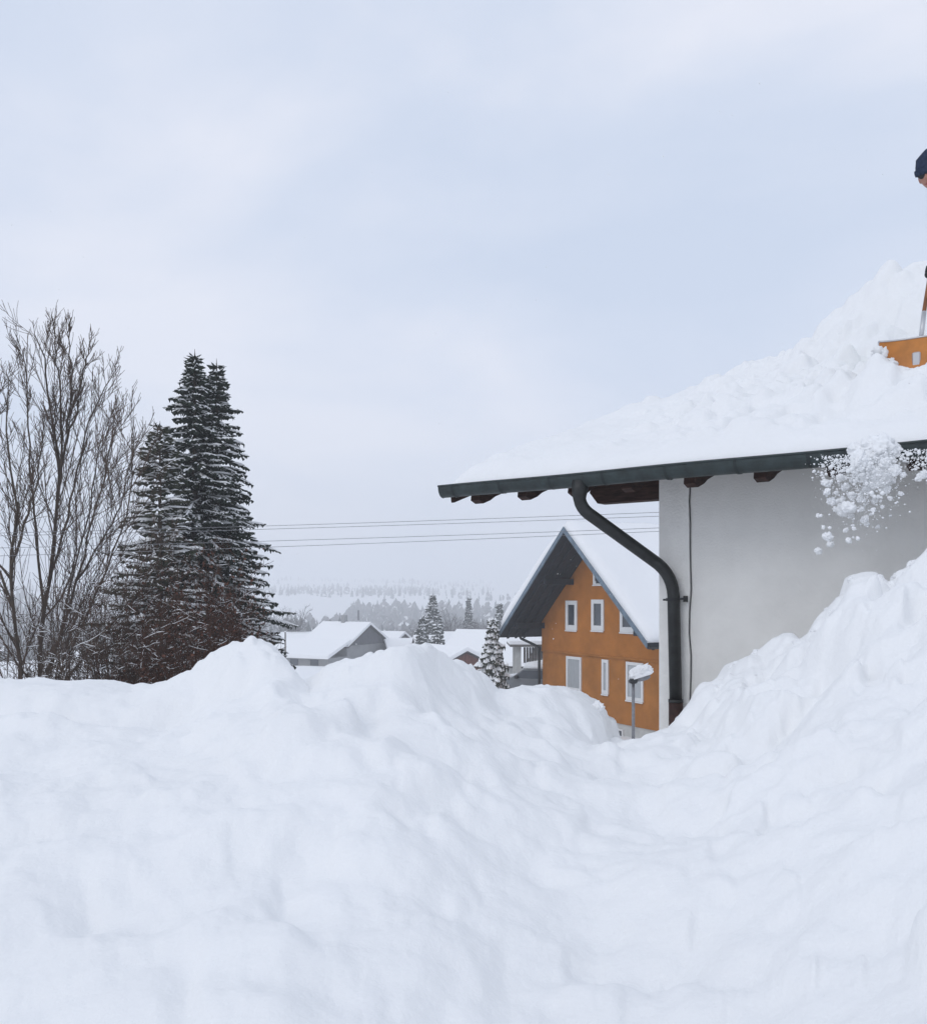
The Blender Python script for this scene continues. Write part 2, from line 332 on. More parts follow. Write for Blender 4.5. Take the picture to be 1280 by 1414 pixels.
# ------------------------------------------------------------------ white house under the shovelled roof
wh = empty('white_house', WH.origin, WH.rz)
tag(wh, 'white rendered house with dark gutter and thick snow on its roof', 'house')
PITCH = 0.34; EY = -0.66
XL = WH.loc(617, 673, EY)[0]; XR = 7.5; GZ = WH.loc(960, 641, EY)[1]; YR = 5.0      # gutter end, far end, gutter lip height, ridge
def roof_z(y): return GZ - 0.03 + PITCH * (y - EY)
MB().prismx([(0, -3.5), (0, roof_z(0) - 0.02), (YR, roof_z(YR) - 0.02), (2 * YR, roof_z(0) - 0.02), (2 * YR, -3.5)], 0.0, XR - 1.5).build('wall', M['stucco'], wh)
xj = WH.loc(954, 800)[0]
b = MB(); n = 26
zz = np.linspace(-3.4, roof_z(0) - 0.03, n)
jx = [xj + 0.006 * math.sin(z * 7) + 0.004 * math.sin(z * 23) for z in zz]
b.add([(0 - 0.012, -0.016, z) for z in zz] + [(jx[i] - 0.008, -0.016, zz[i]) for i in range(n)] + [(jx[i] - 0.008, 0.0, zz[i]) for i in range(n)] + [(-0.012, 0.4, z) for z in zz],
      [(i, n + i, n + i + 1, i + 1) for i in range(n - 1)] + [(n + i, 2 * n + i, 2 * n + i + 1, n + i + 1) for i in range(n - 1)] + [(3 * n + i, i, i + 1, 3 * n + i + 1) for i in range(n - 1)])
b.build('corner_strip', M['stucco2'], wh)
MB().tube([(jx[i] + 0.002 * math.sin(i * 2.1), -0.008, zz[i]) for i in range(n)], 0.0038, 6).build('wall_crack', M['black'], wh, True)  # thin dark tube added to draw the crack line beside the corner strip
# roof deck and ridge, verge board, soffit boards
th = 0.05
MB().prismx([(EY, roof_z(EY) - th), (EY, roof_z(EY)), (YR, roof_z(YR)), (2 * YR - EY, roof_z(EY)), (2 * YR - EY, roof_z(EY) - th), (YR, roof_z(YR) - th)], XL + 0.06, XR - 1.0).build('roof_deck', M['timber'], wh)
MB().prismx([(EY + 0.04, roof_z(EY) - 0.11), (EY + 0.02, roof_z(EY) + 0.01), (YR, roof_z(YR) + 0.02), (2 * YR - EY, roof_z(EY) + 0.01), (2 * YR - EY, roof_z(EY) - 0.13), (YR, roof_z(YR) - 0.13)], XL + 0.02, XL + 0.055).build('verge_board', M['timber'], wh)
brx = [WH.loc(p, 650, EY)[0] for p in (637, 701, 770, 843, 929, 1025, 1125)]
sp = (brx[-1] - brx[0]) / 6
for k in range(3, 9): brx.append(brx[6] + sp * (k - 2))
for x in brx:                                                           # rafter tails with a swept lower edge
    y0 = EY + 0.07
    prof = [(y0, roof_z(y0) - th - 0.004), (y0 - 0.01, roof_z(y0) - 0.125), (y0 + 0.06, roof_z(y0) - 0.150), (y0 + 0.17, roof_z(y0 + .17) - 0.170), (y0 + 0.24, roof_z(y0 + .24) - 0.155), (1.5, roof_z(1.5) - 0.155), (1.5, roof_z(1.5) - th - 0.004)]
    MB().prismx(prof, x + 0.06, x + 0.15).build('rafter', M['timber'], wh)
px_end = WH.loc(815, 680)[0]; pb = WH.loc(862, 692)[1]
b = MB(); zt = roof_z(0.0) - 0.170
b.add([(px_end, 0.04, zt), (px_end - 0.03, 0.04, pb + 0.10), (px_end + 0.05, 0.04, pb), (0.3, 0.04, pb), (0.3, 0.04, zt), (px_end, 0.18, zt), (px_end - 0.03, 0.18, pb + 0.10), (px_end + 0.05, 0.18, pb), (0.3, 0.18, pb), (0.3, 0.18, zt)],
      [(0, 1, 2, 3, 4), (9, 8, 7, 6, 5), (0, 5, 6, 1), (1, 6, 7, 2), (2, 7, 8, 3), (4, 9, 5, 0)])
b.build('purlin', M['timber'], wh)
# gutter: half round with rolled lip
b = MB(); rg = 0.066; nseg = 14; gy = EY - rg + 0.005; gz_ = GZ - 0.008
xs = np.linspace(XL, XR - 1.0, 40)
ring = []
for k in range(nseg + 1):
    a = math.pi * (k / nseg); ring.append((gy - rg * math.cos(a), gz_ - 0.01 - rg * 1.35 * math.sin(a)))
inner = [(gy + (y - gy) * 0.94, gz_ - 0.01 + (z - gz_ + 0.01) * 0.94) for y, z in ring][::-1]
prof = [(gy - rg - 0.004, gz_ + 0.004)] + ring + [(gy + rg, gz_ + 0.02)] + inner
npf = len(prof); vs_ = []
for x in xs:
    sag = 0.003 * math.sin(x * 3.1)
    vs_ += [(x, y, z + sag) for y, z in prof]
fs = [(i * npf + j, (i + 1) * npf + j, (i + 1) * npf + (j + 1) % npf, i * npf + (j + 1) % npf) for i in range(len(xs) - 1) for j in range(npf)]
b.add(vs_, fs)
b.add([(XL + 0.003, y, z) for y, z in ring] , [tuple(range(len(ring)))])          # stop end
gut = b.build('gutter', M['gutter'], wh, False)
MB().tube([(x, gy - rg, gz_ + 0.001 + 0.003 * math.sin(x * 3.1)) for x in xs], 0.0095, 8).build('rolled_lip', M['gutter'], gut, True)
for x in brx:                                                            # strap of each gutter hanger, slanting a little
    b = MB(); rr = rg + 0.004; pts = []
    for k in range(15):
        a = math.pi * k / 14; pts.append((x + 0.022 * (k / 14.0) - 0.01, gy - rr * math.cos(a), gz_ - 0.008 - rr * 1.36 * math.sin(a)))
    vs_ = []
    for p in pts: vs_ += [(p[0] - 0.012, p[1], p[2]), (p[0] + 0.012, p[1], p[2])]
    b.add(vs_, [(2 * i, 2 * i + 2, 2 * i + 3, 2 * i + 1) for i in range(14)])
    b.build('gutter_strap', M['gutter_dark'], gut)
# downpipe
xo = WH.loc(801, 680, EY - 0.06)[0]; xw = WH.loc(929, 820, -0.10)[0]
def wpt(px, py, yo): x, z = WH.loc(px, py, yo); return Vector((x, yo, z))
A0 = wpt(802, 664, gy); A1 = wpt(800, 684, gy); B0 = wpt(803, 700, gy + 0.02); B1 = wpt(912, 779, -0.13); C1 = wpt(929, 806, -0.085)
def bez(a, c, d, k): return [(a * (1 - t) ** 2 + c * (2 * t * (1 - t)) + d * t * t) for t in np.linspace(0, 1, k)]
path = [A0, A1] + bez(A1, wpt(800, 702, gy + 0.005), wpt(818, 713, gy + 0.05), 7)[1:]
path += bez(wpt(902, 774, -0.16), wpt(928, 791, -0.085), wpt(930, 822, -0.085), 8)
bot = wpt(934, 1040, -0.085); join = wpt(933, 968, -0.085)
path += [join]
dp = MB().tube(path, [0.075, 0.058] + [0.0515] * (len(path) - 2), 20).build('downpipe', M['pipe'], wh, True)
MB().tube([join + Vector((0, 0, 0.01)), bot + Vector((0, 0, -0.8))], 0.058, 20).build('standpipe', M['pipe_rust'], dp, True)
for f_ in (join, path[8] + (path[9] - path[8]) * 0.12):
    MB().tube([f_ + Vector((0, 0, 0.012)), f_ - Vector((0, 0, 0.012))], 0.0605, 20).build('pipe_collar', M['pipe'], dp, True)
ck = wpt(929, 828, -0.085)
b = MB().tube([ck + Vector((0, 0, 0.012)), ck - Vector((0, 0, 0.012))], 0.058, 20)
b.box(ck.x - 0.085, ck.x - 0.05, -0.092, -0.078, ck.z - 0.010, ck.z + 0.006); b.box(ck.x + 0.05, ck.x + 0.105, -0.092, -0.078, ck.z - 0.002, ck.z + 0.014)
b.box(ck.x + 0.09, ck.x + 0.103, -0.085, 0.0, ck.z - 0.02, ck.z + 0.03)
b.build('pipe_clamp', M['black'], dp)
# tile noses that peep out of the snow
for (p, q, s) in ((790, 646, 0.05), (742, 652, 0.018), (728, 654, 0.018), (634, 668, 0.03)):
    x, z = WH.loc(p, q, EY + 0.03); b = MB()
    b.add([(x - s, EY + 0.0, z - 0.01), (x + s, EY + 0.03, z + 0.012), (x + s * 0.5, EY - 0.01, z - 0.012), (x - s, EY + 0.10, z - 0.01), (x + s, EY + 0.14, z + 0.02), (x + s * 0.5, EY + 0.10, z - 0.012)],
          [(0, 1, 4, 3), (0, 2, 1), (0, 3, 5, 2), (1, 2, 5, 4), (3, 4, 5)])
    b.build('roof_tile', M['tile'], wh)
# ------------------------------------------------------------------ snow on the white house's roof
gxs = np.arange(XL - 0.02, 5.6, 0.016); gys = np.concatenate([np.arange(EY - 0.09, 2.2, 0.016), np.arange(2.2, YR + 0.4, 0.024), np.arange(YR + 0.4, 2 * YR, 0.15)])
GX, GY = np.meshgrid(gxs, gys)
rp = GZ - 0.03 + PITCH * (np.where(GY < YR, GY, 2 * YR - GY) - EY)
ed = np.clip((GX - XL) / 0.26, 0, 1); edge = np.sqrt(np.clip(1 - (1 - ed) ** 2, 0, 1))
eav = np.clip((GY - EY + 0.09) / 0.34, 0, 1); eaf = np.sqrt(np.clip(1 - (1 - eav) ** 2, 0, 1))
Tn = 0.185 + 0.03 * fbm(GX, GY, 1.2, 2, ox=2) + 0.12 * sstep(GX, -1.5, -0.2) * sstep(GY, 1.0, 4.0) + 0.13 * sstep(GX, -0.6, 1.4) * sstep(GY, -0.7, 0.6)
Tn -= 0.09 * sstep(GY, 1.8, 4.2) * (1 - sstep(GX, -1.6, -0.9))
wall_x = 0.02 + 0.12 * fbm(GX, GY, 0.7, 3, ox=60); blockm = sstep(GX, wall_x, wall_x + 0.9) * 0.62 + 0.38 * sstep(GX, wall_x, wall_x + 0.10)
Tn = Tn + blockm * sstep(GY, 2.6, 3.8) * 0.66
rough = sstep(GX + 0.25 * GY, -1.2, 0.8) * sstep(GY, -0.7, 0.2)
Tn += eaf * (rough * (blur(facets(GX, GY, 0.30, 0.055, 0.40, 8), 3) + blur(facets(GX, GY, 0.13, 0.024, 0.36, 9), 2)) + (1 - rough) * blur(facets(GX, GY, 0.22, 0.016, 0.14, 10), 5))
ZR = rp - 0.02 + Tn * edge * eaf + 0.02 * eaf
bx0, bz0 = WH.loc(1211, 521, 0.34); bx1 = WH.loc(1332, 521, 0.34)[0]
nb_f = fbm(GX, GY, 0.16, 3, ox=91)
lip = bz0 + 0.01 + 0.05 * nb_f + 0.09 * np.exp(-((GX - bx0 - 0.03) / 0.07) ** 2) + 0.05 * np.exp(-((GX - bx0 - 0.36) / 0.06) ** 2)
fall = np.exp(-(np.maximum(0.30 - GY, 0) / 0.22) ** 2) * (1 - sstep(GY, 0.325, 0.36)) * sstep(GX, bx0 - 0.30, bx0 - 0.02) * (1 - sstep(GX, bx1 + 0.05, bx1 + 0.4))
ZR = np.maximum(ZR, ZR + (lip - ZR) * fall)
pile = sstep(GY, 0.42, 0.6) * (1 - sstep(GY, 0.6, 1.3)) * np.exp(-((GX - bx0 - 0.12) / 0.30) ** 2)
ZR += pile * (0.13 + 0.10 * nb_f)
bx_ = fbm(GX, GY, 0.12, 2, ox=41) * 0.03; by_ = fbm(GX, GY, 0.12, 2, ox=51) * 0.03
HR = np.zeros_like(ZR)
def rclod(x0, y0, r, h, block):
    i0, i1 = np.searchsorted(gys, [y0 - 1.4 * r, y0 + 1.4 * r]); j0, j1 = np.searchsorted(gxs, [x0 - 1.4 * r, x0 + 1.4 * r])
    if i1 - i0 < 2 or j1 - j0 < 2: return
    sl = (slice(i0, i1), slice(j0, j1)); a = rs.uniform(0, 3.14)
    dx = GX[sl] + bx_[sl] - x0; dy = GY[sl] + by_[sl] - y0
    rx = (dx * math.cos(a) + dy * math.sin(a)) / r; ry = (-dx * math.sin(a) + dy * math.cos(a)) / (r * rs.uniform(0.6, 1))
    q = (np.abs(rx) ** 4 + np.abs(ry) ** 4) if block else rx ** 2 + ry ** 2
    top = h * np.clip(1 - q, 0, 1) ** (0.4 if block else 0.6) * (1 + rx * rs.uniform(-0.5, 0.5))
    HR[sl] = np.maximum(HR[sl], top) + 0.2 * np.minimum(HR[sl], top)
for i in range(650):
    x = rs.uniform(-1.6, 5.0); y = rs.uniform(-0.45, 4.6)
    wgt = min(1.0, max(0.0, (x + 0.25 * y + 1.2) / 2.0))
    if rs.random() > 0.06 + 0.94 * wgt: continue
    r = min(0.20, rs.lognormvariate(-2.7, 0.5)); rclod(x, y, r, r * rs.uniform(0.3, 0.75), rs.random() < 0.4)
ZR += blur(HR, 2) * eaf
ZR += fbm(GX, GY, 0.06, 3, ox=15) * 0.004 * eaf
o = grid_mesh('roof_snow', np.stack([GX, GY, ZR], -1), M['snow'])
o.location = WH.origin; o.rotation_euler = (0, 0, WH.rz)
tag(o, 'deep trodden snow lying on the roof above the dark gutter', 'snow', kind='stuff')
# ------------------------------------------------------------------ falling snow thrown off the roof
def lump_mesh(seed, r=1.0, sub=3):
    rr = random.Random(seed); t_ = (1 + 5 ** 0.5) / 2
    V = [Vector(v).normalized() for v in [(-1, t_, 0), (1, t_, 0), (-1, -t_, 0), (1, -t_, 0), (0, -1, t_), (0, 1, t_), (0, -1, -t_), (0, 1, -t_), (t_, 0, -1), (t_, 0, 1), (-t_, 0, -1), (-t_, 0, 1)]]
    Fc = [(0, 11, 5), (0, 5, 1), (0, 1, 7), (0, 7, 10), (0, 10, 11), (1, 5, 9), (5, 11, 4), (11, 10, 2), (10, 7, 6), (7, 1, 8), (3, 9, 4), (3, 4, 2), (3, 2, 6), (3, 6, 8), (3, 8, 9), (4, 9, 5), (2, 4, 11), (6, 2, 10), (8, 6, 7), (9, 8, 1)]
    for _ in range(sub):
        cache = {}; nf = []
        def mid(a, c):
            k = (min(a, c), max(a, c))
            if k not in cache: V.append((V[a] + V[c]).normalized()); cache[k] = len(V) - 1
            return cache[k]
        for a, c, d in Fc:
            x, y, z = mid(a, c), mid(c, d), mid(d, a); nf += [(a, x, z), (c, y, x), (d, z, y), (x, y, z)]
        Fc = nf
    sc = [rr.uniform(0.65, 1.15) for _ in range(3)]; of = [rr.uniform(0, 50) for _ in range(3)]
    from mathutils import noise
    out_ = []
    for v in V:
        k = 1 + 0.45 * noise.noise(v * 1.3 + Vector(of)) + 0.34 * noise.noise(v * 2.9 + Vector(of)) + 0.22 * noise.noise(v * 6.5 + Vector(of))
        out_.append((v.x * sc[0] * k * r, v.y * sc[1] * k * r, v.z * sc[2] * k * r))
    return out_, Fc
lumps = []
for k in range(8):
    v, f = lump_mesh(k + 3); me = bpy.data.meshes.new('snow_clump'); me.from_pydata(v, [], f); me.update(); me.materials.append(M['snow_plain']); me.polygons.foreach_set('use_smooth', np.ones(len(f), bool)); lumps.append(me)
def bank_z(u, d):
    i = min(np.searchsorted(rows, d), len(rows) - 1); j = min(np.searchsorted(cols, u), len(cols) - 1); return float(Z[i, j])
rb = random.Random(12)
def block(u, py, d, r, lab, sx=1.0, sz=1.0, grp=None, rot=None):
    o = bpy.data.objects.new('snow_block', lumps[rb.randrange(8)]); COL.objects.link(o); p = P(u, py, d); o.location = p; s_b = r / F * d
    o.scale = (s_b * sx, s_b, s_b * sz); o.rotation_euler = rot or (rb.uniform(-.4, .4), rb.uniform(-.4, .4), rb.uniform(0, 6)); tag(o, lab, 'snow', grp)
block(825, 979, 5.9, 9.5, 'rounded knob of snow perched on the hump before the orange house', 1.0, 1.15)
block(1193, 812, 5.55, 24, 'large square snow block jutting from the heap against the white wall', 1.0, 0.72, None, (0.1, 0.12, 0.2))
block(1238, 802, 5.45, 8, 'small pointed snow chip standing upright beside the large square block', 0.75, 1.7, None, (0.1, 0.1, 0.3))
block(1008, 945, 6.08, 19, 'rounded snow lump at the foot of the heap near the downpipe', 1.1, 0.9)
block(944, 996, 6.55, 9, 'little snow lump touching the foot of the dark downpipe', 1.2, 0.8)
for i in range(26):
    u = rb.uniform(985, 1300); d = crest_d(u) - abs(rb.gauss(0.02, 0.22)); r = min(22, rb.lognormvariate(1.9, 0.5)); zb_ = bank_z(u, d)
    block(u, HZ - zb_ / d * F + r * 0.5, d, r, ('broken lump of snow half sunk in the heap by the white wall' if r > 7.5 else 'small crumb of snow half sunk in the heap by the white wall'), rb.uniform(.8, 1.4), rb.uniform(.6, 1.0), 'snow lumps on the heap')
FG = 'clumps of snow falling from the eave'
def FL_of(a, c, r):
    if r >= 12: return 'big tumbling snow clump bursting in front of the gutter' if c < 690 else 'fist sized snow clump pair leading the fall below the burst'
    if c >= 725: return 'lowest of the falling snow bits, well clear of the gutter and seen on grey wall'
    if a > 1240: return 'snow clump falling apart from the burst, beside the dark gutter'
    return 'mid sized snow clump falling within the burst below the gutter' if r >= 6 else 'small snow crumb falling within the burst below the gutter'
rf = random.Random(11)
big = [(1183, 622, 13), (1199, 618, 17), (1216, 617, 17), (1232, 622, 12), (1208, 628, 19), (1192, 632, 16), (1224, 633, 14), (1186, 638, 15), (1205, 632, 17), (1222, 640, 13), (1195, 652, 14), (1212, 660, 17), (1200, 672, 12), (1182, 660, 9), (1166, 704, 12), (1171, 700, 10), (1148, 692, 7), (1152, 694, 6), (1141, 667, 6), (1142, 679, 5), (1129, 712, 4), (1143, 741, 8), (1147, 752, 5),
       (1130, 761, 6), (1168, 732, 4), (1172, 746, 5), (1194, 717, 6), (1197, 724, 4), (1212, 728, 4), (1179, 730, 4), (1270, 659, 7), (1276, 655, 6), (1225, 655, 7), (1233, 664, 6), (1222, 676, 7), (1208, 690, 6), (1188, 690, 7), (1176, 684, 6), (1160, 660, 7), (1168, 672, 6),
       (1206, 704, 4), (1218, 700, 4), (1244, 682, 3.5), (1236, 650, 7), (1247, 655, 5), (1175, 712, 5), (1154, 703, 5), (1163, 690, 5), (1229, 688, 4), (1137, 728, 3), (1190, 703, 4)]
for i, (a, c, r) in enumerate(big):
    o = bpy.data.objects.new('snow_clump', lumps[i % 8]); COL.objects.link(o)
    yo = EY - rg * 2 - 0.02 - (rf.uniform(0.0, 0.06) if i < 7 else rf.uniform(0.02, 0.45))
    x, z = WH.loc(a, c, yo); o.location = wh_world(x, yo, z); s = r / F * o.location.y * 0.86
    o.scale = (s * rf.uniform(.85, 1.15), s * rf.uniform(.85, 1.15), s * rf.uniform(.9, 1.3)); o.rotation_euler = [rf.uniform(0, 6) for _ in range(3)]
    tag(o, FL_of(a, c, r), 'snow', FG)
b = MB(); sv, sf = lump_mesh(77, 1.0, 0)
def speck(p, s):
    a = rf.uniform(0, 6.28); ca, sa = math.cos(a), math.sin(a)
    b.add([((x * ca - y * sa) * s + p[0], (x * sa + y * ca) * s + p[1], z * s * rf.uniform(.8, 1.3) + p[2]) for x, y, z in sv], sf)
for i in range(2600):
    k = rf.random()
    if k < 0.6: a = rf.gauss(1192, 24); c = 632 + abs(rf.gauss(0, 40)); r = min(4.0, rf.lognormvariate(-0.35, 0.75))
    elif k < 0.8: a = rf.gauss(1160, 18); c = 628 + abs(rf.gauss(0, 22)); r = min(2.6, rf.lognormvariate(-0.35, 0.55))
    else: a = rf.uniform(1215, 1290); c = 620 + abs(rf.gauss(0, 20)); r = min(3.2, rf.lognormvariate(-0.2, 0.6))
    yo = EY - rg * 2 - 0.02 - rf.uniform(0.0, 0.5); x, z = WH.loc(a, c, yo); p = wh_world(x, yo, z); speck(p, r / F * p.y)
tag(b.build('snow_spray', M['snow_plain'], None, True), 'fine spray of snow crumbs falling past the gutter', 'snow', kind='stuff')
b = MB()
for i in range(420):                                                     # sparse flakes drifting in the air
    d = rf.uniform(5, 26); a = rf.uniform(0, 1280); c = rf.uniform(100, 960); p = P(a, c, d); sz = rf.uniform(0.0025, 0.006) * (0.6 + d / 20)
    if d > 5.3 and a > 600 and 600 < c: 
        if a > 913: continue
    speck(p, sz)
tag(b.build('snowflakes', M['snow'], None, True), 'tiny snowflakes drifting through the air', 'snowflakes', kind='stuff')
# ------------------------------------------------------------------ orange house
oh = empty('orange_house', OH.origin, OH.rz)
tag(oh, 'orange rendered house with steep gable roof and deep dark overhang', 'house')
OV = 1.6                                                                 # gable overhang
ridge_x, ridge_z = OH.loc(779, 729, -OV); lx, lz = OH.loc(690, 874, -OV)
SL = (ridge_z - lz) / (ridge_x - lx); half = ridge_x - lx
rx1 = ridge_x + half; wl, wr = 0.0, 2 * ridge_x; DEP = 13.0
belt = -2.3; base = -4.80; rth = 0.20
def oz(x): return ridge_z - SL * abs(x - ridge_x)                        # top of the roof deck
wt = lambda x: oz(x) - rth - 0.03
MB().box(wl + 0.03, wr - 0.03, 0.03, DEP, base, belt).build('lower_wall', M['orange'], oh)
MB().prism([(wl, belt + 0.002), (wr, belt + 0.002), (wr, wt(wr)), (ridge_x, wt(ridge_x)), (wl, wt(wl))], 0.0, DEP).build('upper_wall', M['orange_up'], oh)
MB().box(wl + 0.02, wr - 0.02, -0.035, -0.003, belt - 0.035, belt + 0.035).build('drip_board', M['orange'], oh)
pl = MB().box(wl + 0.07, wr - 0.07, 0.07, DEP - 0.05, -7.0, base - 0.004).build('plinth', M['concrete'], oh)
def window(parent, x0, x1, z0, z1, yf, pane, fw=0.09, sill=True, mull=0, yb=0.10):
    fr = MB()
    for (a, c, d, g) in ((x0, x1, z1 - fw, z1), (x0, x1, z0, z0 + fw * 1.25), (x0, x0 + fw, z0 + fw * 1.25, z1 - fw), (x1 - fw, x1, z0 + fw * 1.25, z1 - fw)):
        fr.box(a, c, yf - 0.05, yf + yb, d, g)
    for k in range(mull):
        xm = x0 + (x1 - x0) * (k + 1) / (mull + 1); fr.box(xm - fw * .35, xm + fw * .35, yf - 0.03, yf + yb, z0 + fw * 1.25, z1 - fw)
    wn = fr.build('window', M['white'], parent)
    MB().box(x0 + fw, x1 - fw, yf - 0.012, yf - 0.006, z0 + fw * 1.25, z1 - fw).build('pane', pane, wn)
    if sill: MB().box(x0 - 0.01, x1 + 0.01, yf - 0.08, yf - 0.05, z0 - 0.05, z0 - 0.004).build('sill', M['white'], wn)
    return wn
def owin(p0, p1, q0, q1, **k):
    x0, za = OH.loc(p0, q0); x1, _ = OH.loc(p1, q0); pm = (p0 + p1) / 2
    window(oh, x0, x1, OH.loc(pm, q1)[1], OH.loc(pm, q0)[1], **k)
owin(782, 797.5, 829.5, 870.5, yf=0.0, pane=M['glass'], fw=0.17)
owin(817.5, 834.5, 828, 871, yf=0.0, pane=M['glass'], fw=0.16)
owin(857, 876, 826.5, 873.5, yf=0.0, pane=M['glass'], fw=0.16)
owin(820, 832, 781, 807.5, yf=0.0, pane=M['glass'], fw=0.12)
owin(782, 802.5, 907, 954.5, yf=0.03, pane=M['curtain'], fw=0.11)
owin(831, 840, 911, 959, yf=0.03, pane=M['curtain'], fw=0.12)
owin(864.5, 888, 915, 968.5, yf=0.03, pane=M['curtain'], fw=0.11)
x0, z0 = OH.loc(852, 1006, 0.07); x1, _ = OH.loc(861, 1006, 0.07)
window(pl, x0, x1, z0 - 0.75, z0, 0.07, M['glass'], 0.06, False)
# roof: deck slabs, soffit lining, verge sheets, rafters and purlins below the overhang
tn = rth
for sgn, nm in ((-1, 0), (1, 0)):
    xe = ridge_x + sgn * half
    MB().prism([(ridge_x, ridge_z - 0.002), (ridge_x, ridge_z - tn), (xe, oz(xe) - tn), (xe, oz(xe))] if sgn > 0 else [(ridge_x, ridge_z - 0.002), (xe, oz(xe)), (xe, oz(xe) - tn), (ridge_x, ridge_z - tn)], -OV, DEP + 0.6).build('roof_slab', M['soffit'], oh)
    # verge sheet on the gable edge
    vt = 0.17
    poly = [(ridge_x, ridge_z + 0.05), (ridge_x, ridge_z - vt), (xe, oz(xe) - vt), (xe, oz(xe) + 0.05)]
    if sgn < 0: poly = poly[::-1]
    MB().prism(poly, -OV - 0.05, -OV - 0.004).build('verge_sheet', M['verge'], oh)
    for k, yo in enumerate((-1.32, -0.92, -0.50)):                      # counter rafters seen from below
        poly = [(ridge_x + sgn * 0.05, wt(ridge_x) + 0.028), (ridge_x + sgn * 0.05, wt(ridge_x) - 0.10), (xe - sgn * 0.12, wt(xe) - 0.02), (xe - sgn * 0.12, wt(xe) + 0.028 + SL * 0.12)]
        if sgn < 0: poly = poly[::-1]
        MB().prism(poly, yo, yo + 0.11).build('rafter', M['soffit'], oh)
    for fx in (0.36, 0.80):                                              # purlin ends carrying the overhang
        xp = ridge_x + sgn * half * fx; zt_ = wt(xp + sgn * 0.1) - 0.09
        MB().prism([(xp - 0.09, zt_), (xp - 0.09, zt_ - 0.24), (xp + 0.09, zt_ - 0.24), (xp + 0.09, zt_)], -1.35, 0.1).build('purlin', M['soffit'], oh)
    # eaves gutter
    ge = [(xe + sgn * (0.06 + 0.06 * math.cos(a)), oz(xe) - 0.12 - 0.09 * math.sin(a)) for a in np.linspace(0, math.pi, 9)]
    bb = MB(); bb.add([(x, -OV, z) for x, z in ge] + [(x, DEP, z) for x, z in ge], [(i, i + 1, i + 10, i + 9) for i in range(8)] + [tuple(range(9))]); bb.build('eaves_gutter', M['pipe'], oh)
xd, zd = OH.loc(717, 876, -0.7); xe_, ze_ = OH.loc(748, 896, -0.1)
q = [Vector((xd, -0.7, zd + 0.45)), Vector((xd, -0.7, zd - 0.05)), Vector((xd + 0.08, -0.66, zd - 0.18)), Vector((xe_ - 0.1, -0.13, ze_ + 0.05)), Vector((-0.06, -0.09, ze_ - 0.15)), Vector((-0.06, -0.09, -6.0))]
MB().tube(q, 0.06, 10).build('downpipe', M['pipe'], oh, True)
# snow on both slopes of the orange house, thick and rounded at the verge
def slope_snow(name, label, sgn, th0):
    nu, nv = 60, 90
    u = np.linspace(0, half + 0.03, nu); v = np.linspace(-OV - 0.02, DEP + 0.5, nv); UU, VV = np.meshgrid(u, v)
    t = (0.28 + (th0 - 0.28) * np.clip(UU / 1.6, 0, 1)) * (1 + 0.18 * fbm(UU * sgn, VV, 1.6, 3, ox=3)) * np.sqrt(np.clip(1 - (1 - np.clip((VV + OV + 0.02) / 0.35, 0, 1)) ** 2, 0, 1)) * np.sqrt(np.clip(1 - (1 - np.clip((half + 0.03 - UU) / 0.35, 0, 1)) ** 2, 0, 1))
    Xs = ridge_x + sgn * UU; zb = ridge_z - SL * UU + 0.045
    top = np.stack([Xs + sgn * t * 0.40 * np.clip(UU / 0.5, 0, 1), VV, zb + t * 0.95], -1)
    o = grid_mesh(name, top if sgn > 0 else top[:, ::-1], M['snow_soft']); o.location = OH.origin; o.rotation_euler = (0, 0, OH.rz)
    me = o.data; sm = o.modifiers.new('thick', 'SOLIDIFY'); sm.thickness = 0.04; sm.offset = -1
    return tag(o, label, 'snow', kind='stuff')
slope_snow('house_snow', 'smooth snow blanket on the orange house roof beside the downpipe', 1, 0.30)
slope_snow('house_snow', 'snow cushion along the far slope of the orange house roof', -1, 0.60)

# ------------------------------------------------------------------ vegetation
def stem_path(a, d, ln, seg, wob, trop, rr):
    """a: start, d: direction; bends towards the sky by trop"""
    pts = [Vector(a)]; d = Vector(d).normalized(); st = ln / seg
    for i in range(seg):
        d = (d + Vector((rr.gauss(0, wob), rr.gauss(0, wob), rr.gauss(0, wob) + trop))).normalized(); pts.append(pts[-1] + d * st)
    return pts
def along(pts, t):
    k = t * (len(pts) - 1); i = min(int(k), len(pts) - 2); f = k - i
    return pts[i].lerp(pts[i + 1], f), (pts[i + 1] - pts[i]).normalized()
def snow_strip(sb, pts, w, rr):
    """ridge of snow lying along the upper side of a twig"""
    vs_ = []
    for i, p in enumerate(pts):
        t = (pts[min(i + 1, len(pts) - 1)] - pts[max(i - 1, 0)]); side = Vector((t.y, -t.x, 0)); side = side.normalized() if side.length > 1e-5 else Vector((1, 0, 0))
        ww = w * rr.uniform(0.6, 1.3) * (0.35 if i in (0, len(pts) - 1) else 1)
        vs_ += [p - side * ww, p + Vector((0, 0, ww * 1.5)), p + side * ww]
    fs = []
    for i in range(len(pts) - 1):
        fs += [(3 * i, 3 * i + 3, 3 * i + 4, 3 * i + 1), (3 * i + 1, 3 * i + 4, 3 * i + 5, 3 * i + 2)]
    sb.add([tuple(v) for v in vs_], fs)
